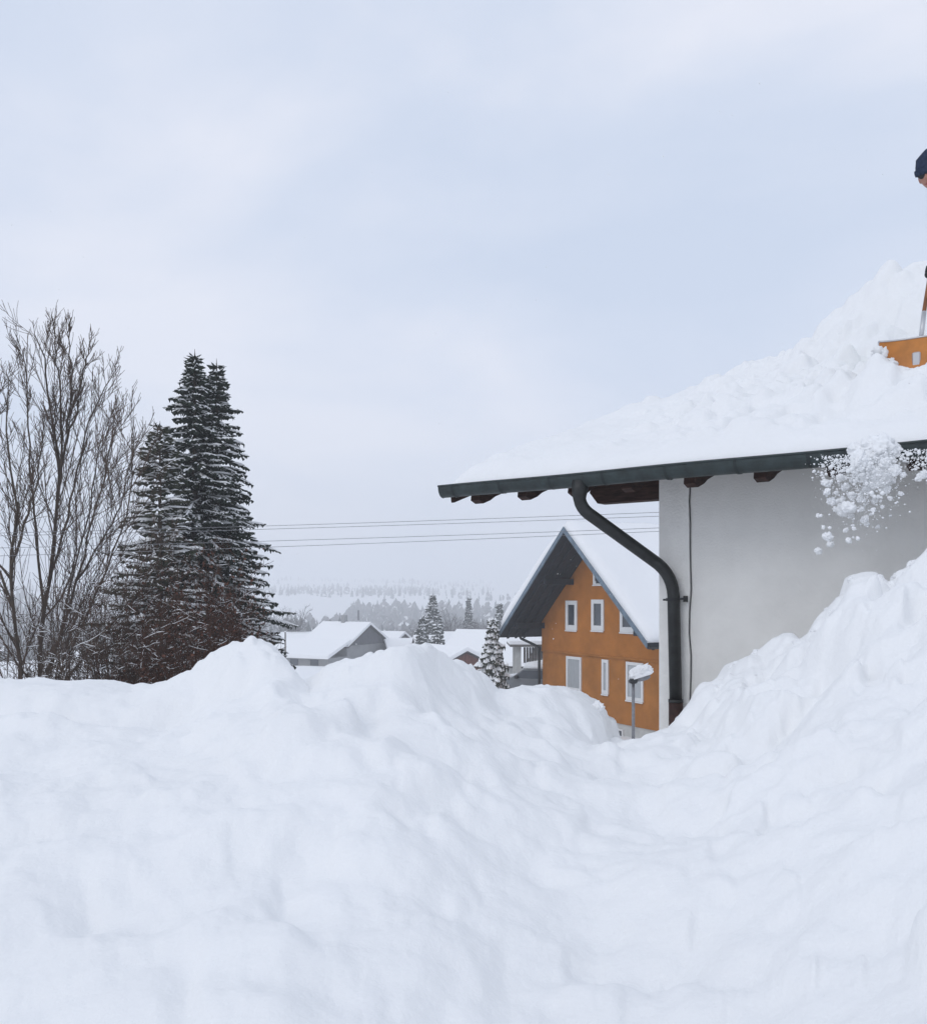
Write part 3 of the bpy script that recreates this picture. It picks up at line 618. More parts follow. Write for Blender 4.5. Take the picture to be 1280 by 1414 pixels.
def side_shoots(tb, sb, pts, rs_, level, maxl, rr, ratio=0.45, n=8, t0=0.2, ang=(25, 55), snow=0.25, trop=0.10, rmin=0.004, ws=1.0):
    ln = sum((pts[i + 1] - pts[i]).length for i in range(len(pts) - 1))
    for k in range(n):
        t = t0 + (1 - t0) * (k + rr.random()) / n * 0.97; p, d = along(pts, t)
        r = max(rmin, (rs_[0] + (rs_[-1] - rs_[0]) * t) * rr.uniform(0.32, 0.50))
        ax = d.orthogonal().normalized(); ax = Matrix.Rotation(rr.uniform(0, 6.283), 3, d) @ ax
        nd = Matrix.Rotation(R(rr.uniform(*ang)), 3, ax) @ d
        l2 = ln * ratio * (1.15 - 0.75 * t) * rr.uniform(0.6, 1.25)
        if l2 < 0.10: continue
        seg = 5 if level == 1 else 3; q = stem_path(p, nd, l2, seg, 0.10, trop, rr); r1 = max(rmin * 0.8, r * 0.35)
        rad_ = [r + (r1 - r) * i / seg for i in range(seg + 1)]
        tb.tube(q, rad_, 4 if level == 1 else 3, cap=False)
        if snow > 0 and rr.random() < snow * 1.6 and abs((q[-1] - q[0]).normalized().z) < 0.62: snow_strip(sb, [x + Vector((0, 0, r * 0.7)) for x in q[:-1]], max(0.007, r * 0.9) * ws, rr)
        if level < maxl: side_shoots(tb, sb, q, rad_, level + 1, maxl, rr, ratio * 1.45, max(3, int(n * 0.62)), 0.15, ang, snow, trop, rmin, ws)
def bare_tree(name, label, stems, seed, r0=0.05, n=9, maxl=3, snow=0.22, mtr=None, group=None, ratio=0.42, trop=0.16, dsp=0.8, ws=0.9, rmin=0.0042):
    rr = random.Random(seed); tb = MB(); cb = MB(); sb = MB()
    a0 = stems[0][0]; d0 = stems[0][0][2]; base_p = P(a0[0], a0[1], d0); root = empty(name, (base_p.x, base_p.y, gz(base_p.x, base_p.y)))
    o_ = Vector(root.location); done = []
    for st in stems:
        d = st[0][2] if len(st[0]) > 2 else d0; end = d + rr.uniform(-dsp, dsp); pts = []
        for i, q in enumerate(st):
            dd = d + (end - d) * i / (len(st) - 1); pts.append(P(q[0] if q[0] < 60 else 60 + (q[0] - 60) * 0.93, 945 - (945 - q[1]) * 0.96, dd) - o_)
        if pts[0].z > 0.3 and st[0][1] > 925: pts.insert(0, Vector((pts[0].x * 0.7, pts[0].y, -0.2)))
        # resample smoothly with a little wobble
        sm = [along(pts, i / 16)[0] + Vector((rr.gauss(0, .012), rr.gauss(0, .012), 0)) for i in range(17)]
        if st[0][1] <= 925 and done:
            near_p = min(done, key=lambda w_: (w_ - sm[0]).length_squared + 3 * (w_.z - sm[0].z) ** 2); dv = near_p - sm[0]
            sm = [v_ + dv * (1 - i / 16) ** 2 for i, v_ in enumerate(sm)]
        done += sm
        ra = (st[0][3] if len(st[0]) > 3 else r0); rad_ = [ra * 0.60 * (1 - 0.90 * (i / 16) ** 0.9) + 0.004 for i in range(17)]
        tb.tube(sm, rad_, 7, cap=False)
        if rr.random() < 0.8 and snow and abs((sm[9] - sm[2]).normalized().z) < 0.75: snow_strip(sb, [x + Vector((-0.3 * y, 0, y * 0.4)) for x, y in zip(sm[2:9], rad_[2:9])], ra * 0.35, rr)
        side_shoots(cb, sb, sm, rad_, 1, maxl, rr, ratio, n, 0.10, (20, 46), snow, trop, rmin, ws)
    tb.build('trunk', M['bark'], root, True); cb.build('crown', mtr or M['twig'], root)
    if sb.v: tag(sb.build('snow_load', M['snow_soft'], root), kind='stuff')
    return tag(root, label, 'tree' if 'tree' in name else 'shrub', group)
bare_tree('ash_tree', 'tall bare ash tree with upright twigs reaching above the thicket', [
    [(54, 945, 15.0, 0.062), (60, 860), (72, 770), (80, 690), (84, 635), (72, 570), (64, 510), (60, 470), (46, 440)],
    [(84, 640, 15.0, 0.030), (93, 590), (98, 540), (101, 490), (99, 450), (101, 416)],
    [(78, 700, 15.0, 0.030), (86, 620), (88, 560), (82, 500), (77, 460), (75, 420)],
    [(92, 600, 15.0, 0.024), (108, 550), (118, 500), (126, 470), (133, 438)],
    [(70, 790, 15.0, 0.028), (95, 700), (112, 630), (125, 570), (150, 520), (172, 486)],
    [(64, 840, 15.0, 0.030), (52, 720), (42, 640), (40, 560), (36, 500), (33, 460)]], 5, n=24, ratio=0.27, snow=0.10, maxl=2)
bare_tree('ash_tree', 'bare ash tree with forked grey trunk beside the tall ash', [
    [(30, 945, 14.0, 0.05), (20, 850), (14, 760), (24, 690), (12, 620), (8, 560), (12, 505)],
    [(24, 800, 14.0, 0.03), (40, 720), (55, 650), (58, 600), (62, 560)],
    [(24, 840, 14.0, 0.03), (-10, 760), (-30, 690), (-20, 600), (-5, 540), (-2, 520)],
    [(10, 800, 14.0, 0.025), (-40, 720), (-70, 640), (-75, 540)]], 9, n=22, ratio=0.28, snow=0.12, maxl=2)
bare_tree('bare_tree', 'slanting bare tree with long diagonal stems in front of the conifers', [
    [(60, 950, 14.6, 0.04), (90, 860), (118, 760), (138, 690), (156, 620), (166, 560)],
    [(74, 950, 14.6, 0.034), (115, 870), (155, 780), (182, 710), (192, 640), (195, 560)],
    [(85, 950, 14.6, 0.03), (140, 880), (190, 830), (225, 780), (240, 740)],
    [(66, 950, 14.6, 0.03), (100, 800), (128, 700), (140, 620), (150, 575)],
    [(95, 800, 14.6, 0.022), (140, 740), (172, 690), (184, 640), (209, 570)]], 21, n=22, ratio=0.30, snow=0.2, maxl=2)
rr0 = random.Random(77)
def bush(name, label, px, d, top, spread, ns, seed, mtr, leaves=0, snow=0.20, lean=0.0, ws=0.8, maxl=2):
    rr = random.Random(seed); x = (px - 640) / F * d; zb = gz(x, d); root = empty(name, (x, d, zb)); tb = MB(); sb = MB(); lb = MB()
    h = (HZ - top) / F * d - zb
    for k in range(ns):
        an = rr.uniform(0, 6.283); sp_ = rr.uniform(0.1, 1.0) * spread / max(h, 0.1); ln = h * rr.uniform(0.65, 1.03)
        q = stem_path((rr.gauss(0, spread * .25), rr.gauss(0, spread * .25), -0.1), (math.cos(an) * sp_ + lean, math.sin(an) * sp_, 1), ln, 7, 0.07, 0.02, rr)
        r = rr.uniform(0.006, 0.013); rad_ = [r * (1 - 0.7 * i / 7) for i in range(8)]
        tb.tube(q, rad_, 4, cap=False)
        if rr.random() < snow * 2 and (q[-1] - q[2]).normalized().z < 0.7: snow_strip(sb, [p_ + Vector((0, 0, r)) for p_ in q[2:]], r * 1.1, rr)
        side_shoots(tb, sb, q, rad_, 1, maxl, rr, 0.34, 13, 0.12, (25, 65), snow * 0.8, 0.04, 0.0036, ws)
        for j in range(leaves):
            p_, dd = along(q, rr.uniform(0.1, 1.0)); p_ = p_ + Vector((rr.gauss(0, .13), rr.gauss(0, .13), rr.gauss(0, .10))); s1 = Vector((rr.gauss(0, 1), rr.gauss(0, 1), rr.gauss(0, 1))).normalized() * rr.uniform(.018, .034); s2 = s1.orthogonal() * rr.uniform(.4, .8)
            lb.quad(p_ - s1, p_ - s2, p_ + s1, p_ + s2)
    tb.build('stems', mtr, root)
    if lb.v: tag(lb.build('foliage', M['leaf_brown'], root), kind='stuff')
    if sb.v: tag(sb.build('snow_load', M['snow_soft'], root), kind='stuff')
    return tag(root, label, 'shrub')
for (px, d, top, spr, ns, lv, lab, mt_) in [
        (20, 13.2, 800, 1.0, 16, 0, 'low tangled bare shrub at the foot of the forked ash', 'twig'),
        (112, 13.0, 815, 1.0, 20, 0, 'tangled grey shrub with snow on its twigs under the slanting tree', 'twig'),
        (150, 14.0, 740, 0.9, 16, 0, 'upright bare shrub with snowy twigs beside the pine', 'twig'),
        (195, 13.6, 800, 0.9, 20, 6, 'snow laden brown shrub in front of the pine', 'twig_red'),
        (245, 14.6, 770, 0.8, 18, 40, 'russet brown leafy shrub below the twin spruce', 'twig_red'),
        (292, 15.6, 745, 0.75, 18, 70, 'tall rusty leaved shrub against the right spruce', 'twig_red'),
        (335, 16.4, 810, 0.6, 14, 60, 'small rusty leaved shrub behind the pointed snow mound', 'twig_red'),
        (225, 13.2, 880, 0.7, 16, 30, 'low brown shrub at the edge of the snow bank', 'twig_red')]:
    bush('bare_shrub' if lv == 0 else 'leafy_shrub', lab, px, d, top, spr, ns, int(px), M[mt_], lv)
def conifer(name, label, px, top, d, prof, seed, needle, whorl=0.16, nb=9, tw=0.055, tl=0.17, tnum=9, snow=0.35, droop=0.25, group=None, blob=0.0, zmin=None, lean=0.0, bw=1.0, tail=True):
    """trunk with whorls of flat boughs; each bough a fan of needle twigs, snow on the upper side"""
    rr = random.Random(seed); x = (px - 640) / F * d; zb = gz(x, d); zt_ = (HZ - top) / F * d; h = zt_ - zb
    root = empty(name, (x, d, zb)); nbm = MB(); sb = MB(); tb = MB()
    tb.tube([(lean * h * (i / 8) ** 2, 0, h * i / 8 - (0.3 if i == 0 else 0)) for i in range(9)], [h * 0.016 * (1 - i / 8.2) + 0.008 for i in range(9)], 8)
    z = zmin if zmin is not None else 0.12 * h
    while z < h - 0.02:
        f = z / h; rad_ = float(np.interp(f, [a for a, c in prof], [c for a, c in prof]))
        n = max(4, int(nb * (0.5 + 0.5 * rad_ / max(c for a, c in prof)))); off = rr.uniform(0, 6.28)
        for k in range(n):
            an = off + 6.283 * k / n + rr.gauss(0, 0.22); ln = rad_ * (rr.uniform(0.72, 1.05) if rr.random() < 0.8 else rr.uniform(0.9, 1.28))
            if ln < 0.03: continue
            rise = rr.uniform(-0.1, 0.25) + 0.6 * max(0, f - 0.8) * 5 * 0.5; ca, sa = math.cos(an), math.sin(an)
            seg = max(3, min(9, int(ln / 0.13))); pts = []
            for i in range(seg + 1):
                t = i / seg; rr_ = ln * t; zz_ = z + ln * (rise * t - droop * 1.9 * t * t + droop * 0.95 * t ** 3.2) + rr.gauss(0, 0.008)
                pts.append(Vector((lean * h * f * f + ca * rr_, sa * rr_, zz_)))
            tb.tube(pts, [0.012 * (1 - 0.8 * i / seg) + 0.003 for i in range(seg + 1)], 3, cap=False)
            side = Vector((-sa, ca, 0)); outd = Vector((ca, sa, 0))
            m = max(4, int(tnum * ln / 0.8 * 1.6) + 3)
            for j in range(m):
                t = 0.10 + 0.9 * (j + rr.random()) / m; p, dd = along(pts, min(t, 0.999)); sg = 1 if j % 2 else -1
                l2 = tl * (1.25 - 0.75 * t) * rr.uniform(0.7, 1.3)
                di = (dd * rr.uniform(0.5, 1.1) + side * sg * rr.uniform(0.45, 1.0) + Vector((0, 0, rr.uniform(-0.42, 0.05)))).normalized()
                wv = di.cross(Vector((0, 0, 1))); wv = wv.normalized() * tw * 0.5 * rr.uniform(.7, 1.3) if wv.length > 1e-4 else Vector((tw * .5, 0, 0))
                mid = p + di * l2 * 0.5; tip = p + di * l2; hv = Vector((0, 0, -tw * 0.45))
                nbm.add([tuple(p - wv * .5), tuple(mid - wv + hv), tuple(tip), tuple(mid + wv + hv), tuple(p + wv * .5), tuple(mid + Vector((0, 0, tw * .25)))], [(0, 1, 5), (1, 2, 5), (2, 3, 5), (3, 4, 5), (4, 0, 5)])
                if rr.random() < 0.45:
                    hv2 = Vector((0, 0, -tw * rr.uniform(1.2, 2.4))); nbm.add([tuple(p), tuple(mid + hv2 + wv * .4), tuple(tip), tuple(mid)], [(0, 1, 2, 3)])
                if rr.random() < snow:
                    s_w = wv * bw * rr.uniform(0.55, 0.95); up_ = Vector((0, 0, tw * (0.55 + blob))); a_ = p + di * l2 * 0.12 + up_ * .3; c_ = p + di * l2 * 0.85 + up_ * .15
                    sb.add([tuple(a_), tuple(mid - s_w), tuple(c_), tuple(mid + s_w), tuple(mid + up_)], [(0, 1, 4), (1, 2, 4), (2, 3, 4), (3, 0, 4)])
            if rr.random() < snow * 1.2 and ln > 0.2:
                i0 = rr.randrange(0, max(1, seg - 2)); snow_strip(sb, [q_ + Vector((0, 0, 0.015)) for q_ in pts[i0:]], tw * 0.55 * bw, rr)
        z += whorl * rr.uniform(0.75, 1.25) * (1.0 if f < 0.85 else 0.7)
    if tail: tb.tube([(lean * h, 0, h - 0.12), (lean * h, 0, h + 0.10)], [0.012, 0.004], 4)
    tb.build('trunk', M['bark'], root); nbm.build('crown', needle, root); tag(sb.build('snow_load', M['snow_soft'], root), kind='stuff')
    return tag(root, label, 'tree', group)
conifer('spruce_tree', 'tall dark green spruce with snow dusted boughs, taller of the twin tops', 269, 488, 20.0, [(0, 1.75), (0.25, 1.7), (0.45, 1.36), (0.62, 1.04), (0.78, 0.74), (0.90, 0.40), (0.97, 0.14), (1, 0.02)], 31, M['needle'], snow=0.52, blob=0.15, whorl=0.15, nb=11, tl=0.19, tw=0.042, tnum=15)
conifer('spruce_tree', 'dark green spruce leaning on its taller twin, right of the two tops', 299, 501, 20.4, [(0, 1.75), (0.22, 1.7), (0.45, 1.3), (0.62, 0.95), (0.80, 0.60), (0.92, 0.30), (0.97, 0.13), (1, 0.02)], 32, M['needle'], snow=0.52, blob=0.15, whorl=0.15, nb=11, tl=0.19, tw=0.042, tnum=15)
conifer('pine_tree', 'shorter olive green pine with clumps of snow beside the twin spruce', 221, 588, 18.4, [(0, 1.2), (0.25, 1.3), (0.5, 1.05), (0.7, 0.75), (0.88, 0.45), (1, 0.08)], 33, M['needle_ol'], whorl=0.12, nb=6, tl=0.22, tw=0.034, tnum=9, droop=0.06, snow=0.55, blob=0.5, bw=1.5)
conifer('young_conifer', 'small conifer thickly plastered with snow beside the orange house', 680, 855, 40.0, [(0, 0.95), (0.3, 0.92), (0.55, 0.66), (0.75, 0.42), (0.9, 0.18), (1, 0.02)], 34, M['needle_ol'], whorl=0.21, nb=9, tl=0.24, tw=0.11, tnum=6, snow=0.62, droop=0.35, blob=0.9, bw=1.5)
# middle distance trees
for (px, top, d, wd, lab, sd_, sn) in [
        (598, 820, 120, 2.3, 'tall grey green conifer rising behind the village roofs', 41, 0.35), (583, 853, 105, 1.3, 'short snowy conifer left of the tall conifer', 42, 0.5),
        (604, 862, 100, 1.4, 'stout snowy conifer in front of the tall conifer', 43, 0.55), (690, 834, 140, 2.0, 'hazy conifer half hidden by the orange house roof', 44, 0.3), (647, 827, 170, 1.7, 'slim hazy conifer with pointed tip among bare trees', 45, 0.25)]:
    h_ = 1.0
    conifer('conifer_tree', lab, px, top, d, [(0, wd), (0.3, wd * .95), (0.6, wd * .58), (0.85, wd * .20), (0.95, wd * .06), (1, .04)], sd_, M['needle'], whorl=0.36, nb=8, tl=0.55, tw=0.18, tnum=3.2, snow=sn * 0.8, droop=0.22, blob=0.3)
def far_bare(px, top, d, spread, seed, label, ns=7, name='bare_tree'):
    rr = random.Random(seed); x = (px - 640) / F * d; zb = gz(x, d); h = (HZ - top) / F * d - zb; root = empty(name, (x, d, zb)); tb = MB(); cb = MB(); sb = MB()
    tb.tube([(0, 0, -0.3), (0.05, 0, h * 0.2), (0, 0.05, h * 0.4)], [h * .022, h * .018, h * .013], 6)
    for k in range(ns * 2):
        an = rr.uniform(0, 6.28); q = stem_path((0, 0, h * rr.uniform(.12, .4)), (math.cos(an) * spread / h * 2.0, math.sin(an) * spread / h * 2.0, 1), h * rr.uniform(.42, .68), 5, 0.10, 0.03, rr); r = h * 0.008
        ra = [r * (1 - .75 * i / 5) for i in range(6)]; cb.tube(q, ra, 4, cap=False); side_shoots(cb, sb, q, ra, 1, 2, rr, .45, 9, .1, (25, 60), 0.3, .05, 0.012 * d / 130, 1.3)
    tb.build('trunk', M['far_twig'], root); cb.build('crown', M['far_twig'], root)
    if sb.v: tag(sb.build('snow_load', M['snow_soft'], root), kind='stuff')
    tag(root, label, 'tree')
far_bare(404, 836, 150, 3.0, 51, 'round bare tree in the haze left of the grey gabled house', 10)
far_bare(621, 832, 150, 2.6, 52, 'frosty bare tree right behind the tall conifer', 8)
far_bare(660, 845, 150, 3.0, 53, 'wide frosty bare tree between the hazy conifers', 8)
far_bare(668, 852, 120, 2.0, 54, 'frosty bare tree above the brick gable', 8)
far_bare(562, 855, 190, 3.0, 55, 'bare tree in the haze left of the short snowy conifer', 8)
far_bare(536, 862, 170, 2.6, 56, 'bare tree just behind the grey gable', 8)
far_bare(645, 868, 92, 1.2, 57, 'arching snow covered bush behind the brick gable', 7, 'snowy_bush')
far_bare(388, 905, 62, 0.7, 58, 'thin snowy bush beside the dark post', 5, 'snowy_bush')
# distant wood that reads as one mass
def wood(name, label, spots, seed):
    rr = np.random.default_rng(seed); V = []; Fa = []; mi = []; base_i = 0
    for (x, y, h, kind) in spots:
        zb = gz(x, y) - 0.5; k = 5
        if kind == 0:
            lv = [(0.02, 0.0, 0.20), (0.18, 0.0, 0.21), (0.40, 0, 0.15), (0.62, 0, 0.10), (0.82, 0, 0.055), (1.0, 0, 0.004)]
        else:
            lv = [(0.0, 0, 0.03), (0.25, 0, 0.17), (0.50, 0, 0.24), (0.72, 0, 0.20), (0.90, 0, 0.10), (1.0, 0, 0.02)]
        for (fz, _, fr) in lv:
            a = rr.uniform(0, 6.28) + np.arange(k) * 6.283 / k; r_ = h * fr * rr.uniform(0.55, 1.3, k)
            for i in range(k): V.append((x + math.cos(a[i]) * r_[i], y + math.sin(a[i]) * r_[i], zb + h * fz + rr.uniform(-.04, .04) * h))
        for l in range(len(lv) - 1):
            for i in range(k):
                j = (i + 1) % k; Fa.append((base_i + l * k + i, base_i + l * k + j, base_i + (l + 1) * k + j, base_i + (l + 1) * k + i)); mi.append(kind if rr.random() > 0.045 else 2)
        base_i += k * len(lv)
    me = bpy.data.meshes.new(name); me.from_pydata(V, [], Fa); me.polygons.foreach_set('material_index', np.array(mi, np.int32)); me.update()
    return tag(link_mesh(name, me, [M['far_needle'], M['far_twig'], M['snow_soft']]), label, 'wood', kind='stuff')
rw = random.Random(3); spots = []
while len(spots) < 5100:
    d = rw.uniform(240, 640); px = rw.uniform(-300, 1500); x = (px - 640) / F * d
    if perlin(np.array([x / 90.0]), np.array([d / 70.0]))[0] < -0.05 and d < 520: continue
    if 360 < px < 480 and 520 < d: continue
    spots.append((x, d, rw.uniform(5, 12) * (0.8 + d / 1600), 0 if rw.random() < 0.45 else 1))
wood('far_woodland', 'hazy wooded slope across the valley', spots, 5)
spots = []
while len(spots) < 2700:
    d = rw.uniform(780, 1900); px = rw.uniform(-300, 1500); x = (px - 640) / F * d
    if perlin(np.array([x / 260.0 + 5]), np.array([d / 150.0]))[0] < 0.10: continue
    spots.append((x, d, rw.uniform(4, 9), 0 if rw.random() < 0.6 else 1))
wood('hill_forest', 'faint forest on the foggy hills', spots, 6)
# ------------------------------------------------------------------ village behind the bank
def gable_house(name, label, px, d, rz, W, Lh, ze, za, zg, wall_m, gable_m, extra=None, ov=0.35, snow_t=0.35):
    """ridge along local X; gable at +X; W width (local Y), eave height ze, apex za (world heights)"""
    x = (px - 640) / F * d; root = empty(name, (x, d, zg), rz); e = ze - zg; a = za - zg
    MB().box(-Lh, 0, -W / 2, W / 2, -1.0, e - 0.05).build('wall', wall_m, root)
    sl = (a - e) / (W / 2)
    gb = MB(); pl_ = 14                                                   # gable boards
    for k in range(pl_):
        y0 = -W / 2 + W * k / pl_ + 0.01; y1 = -W / 2 + W * (k + 1) / pl_ - 0.01; h0 = a - sl * abs(y0) - 0.1; h1 = a - sl * abs(y1) - 0.1; ym = 0 if y0 < 0 < y1 else (y0 + y1) / 2
        MB().prismx([(y0, e - 0.06), (y1, e - 0.06), (y1, max(h1, e)), (ym, a - sl * abs(ym) - 0.1 if e < a - sl * abs(ym) - .1 else e), (y0, max(h0, e))], -0.05, 0.06).build('gable_board', gable_m, root)
    for sg in (-1, 1):
        ye = sg * (W / 2 + ov); zl = a - sl * (W / 2 + ov)
        p = [(0, a), (ye, zl), (ye, zl - 0.12), (0, a - 0.12)]
        if sg > 0: p = p[::-1]
        MB().prismx(p, -Lh - 0.3, 0.45).build('roof', M['tile'], root)
        p = [(0, a + snow_t), (0, a + 0.004), (ye, zl + 0.004), (ye - sg * 0.02, zl + snow_t * .75), (ye - sg * 0.3, zl + snow_t + sl * 0.3)]
        if sg < 0: p = p[::-1]
        MB().prismx(p, -Lh - 0.28, 0.42).build('roof_snow', M['snow_soft'], root)
    if extra: extra(root)
    return tag(root, label, 'house')
def grey_extra(root):
    # lean-to in front of the long side
    sn = MB().add([(-9.5, -8.6, 1.2), (0.6, -8.6, 1.2), (0.6, -4.2, 2.9), (-8.2, -4.2, 2.9), (-9.5, -8.6, 1.6), (0.6, -8.6, 1.6), (0.6, -4.2, 3.2), (-8.2, -4.2, 3.2)], [(0, 3, 2, 1), (4, 5, 6, 7), (0, 1, 5, 4), (1, 2, 6, 5), (3, 0, 4, 7), (2, 3, 7, 6)])
    sn.build('lean_to_snow', M['snow_soft'], root)
    MB().box(-9.0, 0.2, -8.0, -4.3, -1.0, 1.25).build('lean_to', M['grey_wall'], root)
    for x0 in (-7.6, -5.0, -2.2): MB().box(x0, x0 + 1.1, -8.05, -7.99, 0.35, 1.05).build('window', M['glass'], root)
    MB().tube([(-1.6, 0.4, 5.2), (-1.6, 0.4, 6.4)], 0.10, 8).build('flue', M['steel'], root)
    MB().box(-3.6, -3.1, -0.3, 0.3, 4.6, 5.8).build('chimney', M['grey_wall'], root)
gable_house('grey_house', 'snow roofed house with grey boarded gable in the haze', 508, 108, R(-28), 8.4, 6.2, -5.4, -3.2, -7.9, M['grey_wall'], M['cladding'], grey_extra)
gable_house('brick_shed', 'small red brick gable with snowy roof behind the snow mound', 642, 72, R(-62), 3.8, 6.0, -5.05, -4.15, -7.2, M['brick'], M['brick'], None, 0.2, 0.3)
def low_extra(root):
    MB().box(-6, -5.2, -3.05, -2.98, 1.1, 2.0).build('window', M['glass'], root)
gable_house('white_cottage', 'white walled cottage under snow seen past the orange house corner', 736, 62, R(-20), 6.0, 2.4, -4.15, -2.75, -6.3, M['concrete'], M['wood_grey'], low_extra, 0.5, 0.35)
gable_house('snowed_in_house', 'low house with wide snowy roof left of the brick gable', 618, 95, R(-8), 6.0, 3.4, -6.3, -5.3, -7.6, M['grey_wall'], M['wood_grey'], None, 0.3, 0.4)
gable_house('far_barn', 'long low snowy roof in front of the far wood', 470, 135, R(8), 6.0, 20.0, -7.0, -5.6, -8.9, M['wood_grey'], M['wood_grey'], None, 0.3, 0.4)
gable_house('far_barn', 'distant snowy barn roof between the bare trees and the orange house', 664, 130, R(-10), 7.0, 5.0, -6.7, -5.2, -8.9, M['wood_grey'], M['wood_grey'], None, 0.3, 0.4)
for (px, d, rz_, W_, L_, dz, lab) in [(432, 150, 20, 6, 8, 3.6, 'tiny snowy roof in the haze left of the grey gable'), (556, 125, -30, 6, 7, 3.2, 'small snowy roof right of the grey gable'), (590, 112, 15, 5, 5, 2.2, 'little snowy hut roof at the foot of the snowy conifers'), (700, 88, -25, 6, 5, 3.4, 'small snowy gabled house behind the plastered young conifer'), (632, 110, 10, 6, 5, 2.6, 'low snowy roof above the brick gable')]:
    zg_ = gz((px - 640) / F * d, d); gable_house('village_house', lab, px, d, R(rz_), W_, L_, zg_ + dz * 0.6, zg_ + dz + 0.3, zg_, M['grey_wall'], M['wood_grey'], None, 0.3, 0.35)
# carport post, plank screen and snowed-in car by the orange house
cp = empty('carport', (P(712, 900, 47).x, 47, -5.8)); zr = (HZ - 893) / F * 47 + 5.8
for (dx, dy) in ((0.0, 0), (1.7, 0), (0.0, 2.6), (1.7, 2.6)): MB().box(dx, dx + 0.28, dy, dy + 0.28, -0.6, zr).build('post', M['concrete'], cp)
MB().box(-0.3, 2.4, -0.4, 3.3, zr, zr + 0.12).build('roof', M['wood_grey'], cp)
b = MB(); b.prismx([(-0.4, zr + 0.125), (-0.4, zr + 0.3), (-0.1, zr + 0.45), (2.9, zr + 0.50), (3.3, zr + 0.3), (3.3, zr + 0.125)], -0.32, 2.42); b.build('roof_snow', M['snow_soft'], cp)
for k in range(9): MB().box(0.42 + k * 0.14, 0.53 + k * 0.14, 0.3, 0.33, zr - 0.85, zr - 0.05).build('plank', M['wood_grey'], cp)
tag(cp, 'snow topped carport with white posts and grey plank screen', 'carport')
cr_ = empty('parked_car', (P(742, 940, 43.5).x, 43.5, (HZ - 948) / F * 43.5 - 0.55), R(-28))
prof = [(-2.0, 0.25), (-2.05, 0.62), (-1.9, 0.80), (-1.05, 0.92), (-0.35, 1.40), (1.1, 1.45), (1.85, 1.0), (2.05, 0.9), (2.1, 0.3)]
b = MB(); b.prism(prof, -0.82, 0.82); b.build('body', M['car'], cr_)
MB().add([(-1.02, -0.72, 0.945), (-1.02, 0.72, 0.945), (-0.37, 0.66, 1.405), (-0.37, -0.66, 1.405)], [(0, 1, 2, 3)]).build('windscreen', M['glass'], cr_)
MB().add([(-0.85, -0.826, 0.97), (1.5, -0.826, 0.99), (1.05, -0.826, 1.36), (-0.36, -0.826, 1.34)], [(0, 1, 2, 3)]).build('side_window', M['glass'], cr_)
MB().box(-0.75, -0.6, -1.0, -0.83, 0.95, 1.1, 0, 0.02).build('wing_mirror', M['black'], cr_)
for (x_, y_) in ((-1.3, -0.83), (1.3, -0.83), (-1.3, 0.83), (1.3, 0.83)):
    wl_ = MB().tube([(x_, y_ - 0.09, 0.3), (x_, y_ + 0.09, 0.3)], 0.31, 16).build('wheel', M['black'], cr_); MB().tube([(x_, y_ - 0.1, 0.3), (x_, y_ + 0.1, 0.3)], 0.18, 12).build('rim', M['steel'], wl_)
for y_ in (-0.6, 0.6): MB().box(-2.07, -2.0, y_ - 0.15, y_ + 0.15, 0.58, 0.72, 0, 0.02).build('headlight', M['white'], cr_)
b = MB(); b.prism([(-0.40, 1.44), (-0.2, 1.72), (0.4, 1.83), (1.0, 1.74), (1.25, 1.45)], -0.78, 0.78); b.prism([(-1.95, 0.83), (-1.8, 1.0), (-1.2, 1.08), (-1.04, 0.95)], -0.76, 0.76); b.build('snow_cap', M['snow_soft'], cr_, True)
tag(cr_, 'grey parked car capped with snow at the orange house corner', 'car')
# street lamp
lp = empty('street_lamp', (P(873, 940, 27).x, 27, -6.0)); zt_ = (HZ - 941) / F * 27 + 6.0
MB().tube([(0.03, 0, -0.3), (0.03, 0, zt_)], [0.055, 0.045], 12).build('pole', M['steel'], lp, True)
MB().box(-0.09, 0.13, -0.14, 0.16, zt_ - 0.06, zt_ + 0.09, 0, 0.025).build('fitting', M['black'], lp)
b = MB(); b.tube([(0.08, 0, zt_ + 0.05), (0.25, 0.0, zt_ + 0.08), (0.44, 0, zt_ + 0.13), (0.52, 0, zt_ + 0.15)], [0.07, 0.085, 0.08, 0.04], 12); b.build('lamp_head', M['steel'], lp, True)
sv_, sf_ = lump_mesh(5, 1.0, 3)
MB().add([(x * 0.335 + 0.24, y * 0.17, z * 0.20 + zt_ + 0.235 + 0.10 * x) for x, y, z in [(v[0], v[1], max(v[2], -0.55)) for v in sv_]], sf_).build('snow_cap', M['snow_soft'], lp, True)
tag(lp, 'grey street lamp with a thick cap of snow before the orange house', 'lamp')
# dark post in the field
ps = empty('field_post', (P(394, 890, 84).x, 84, gz(P(394, 890, 84).x, 84)))
MB().tube([(0, 0, -0.3), (0, 0, (HZ - 873) / F * 84 - ps.location.z)], [0.08, 0.06], 8).build('shaft', M['bark'], ps); MB().tube([(0, 0, (HZ - 873) / F * 84 - ps.location.z), (0, 0, (HZ - 871.5) / F * 84 - ps.location.z)], [0.09, 0.05], 8).build('snow_cap', M['snow_soft'], ps)
tag(ps, 'thin dark post standing in the snowy field', 'post')
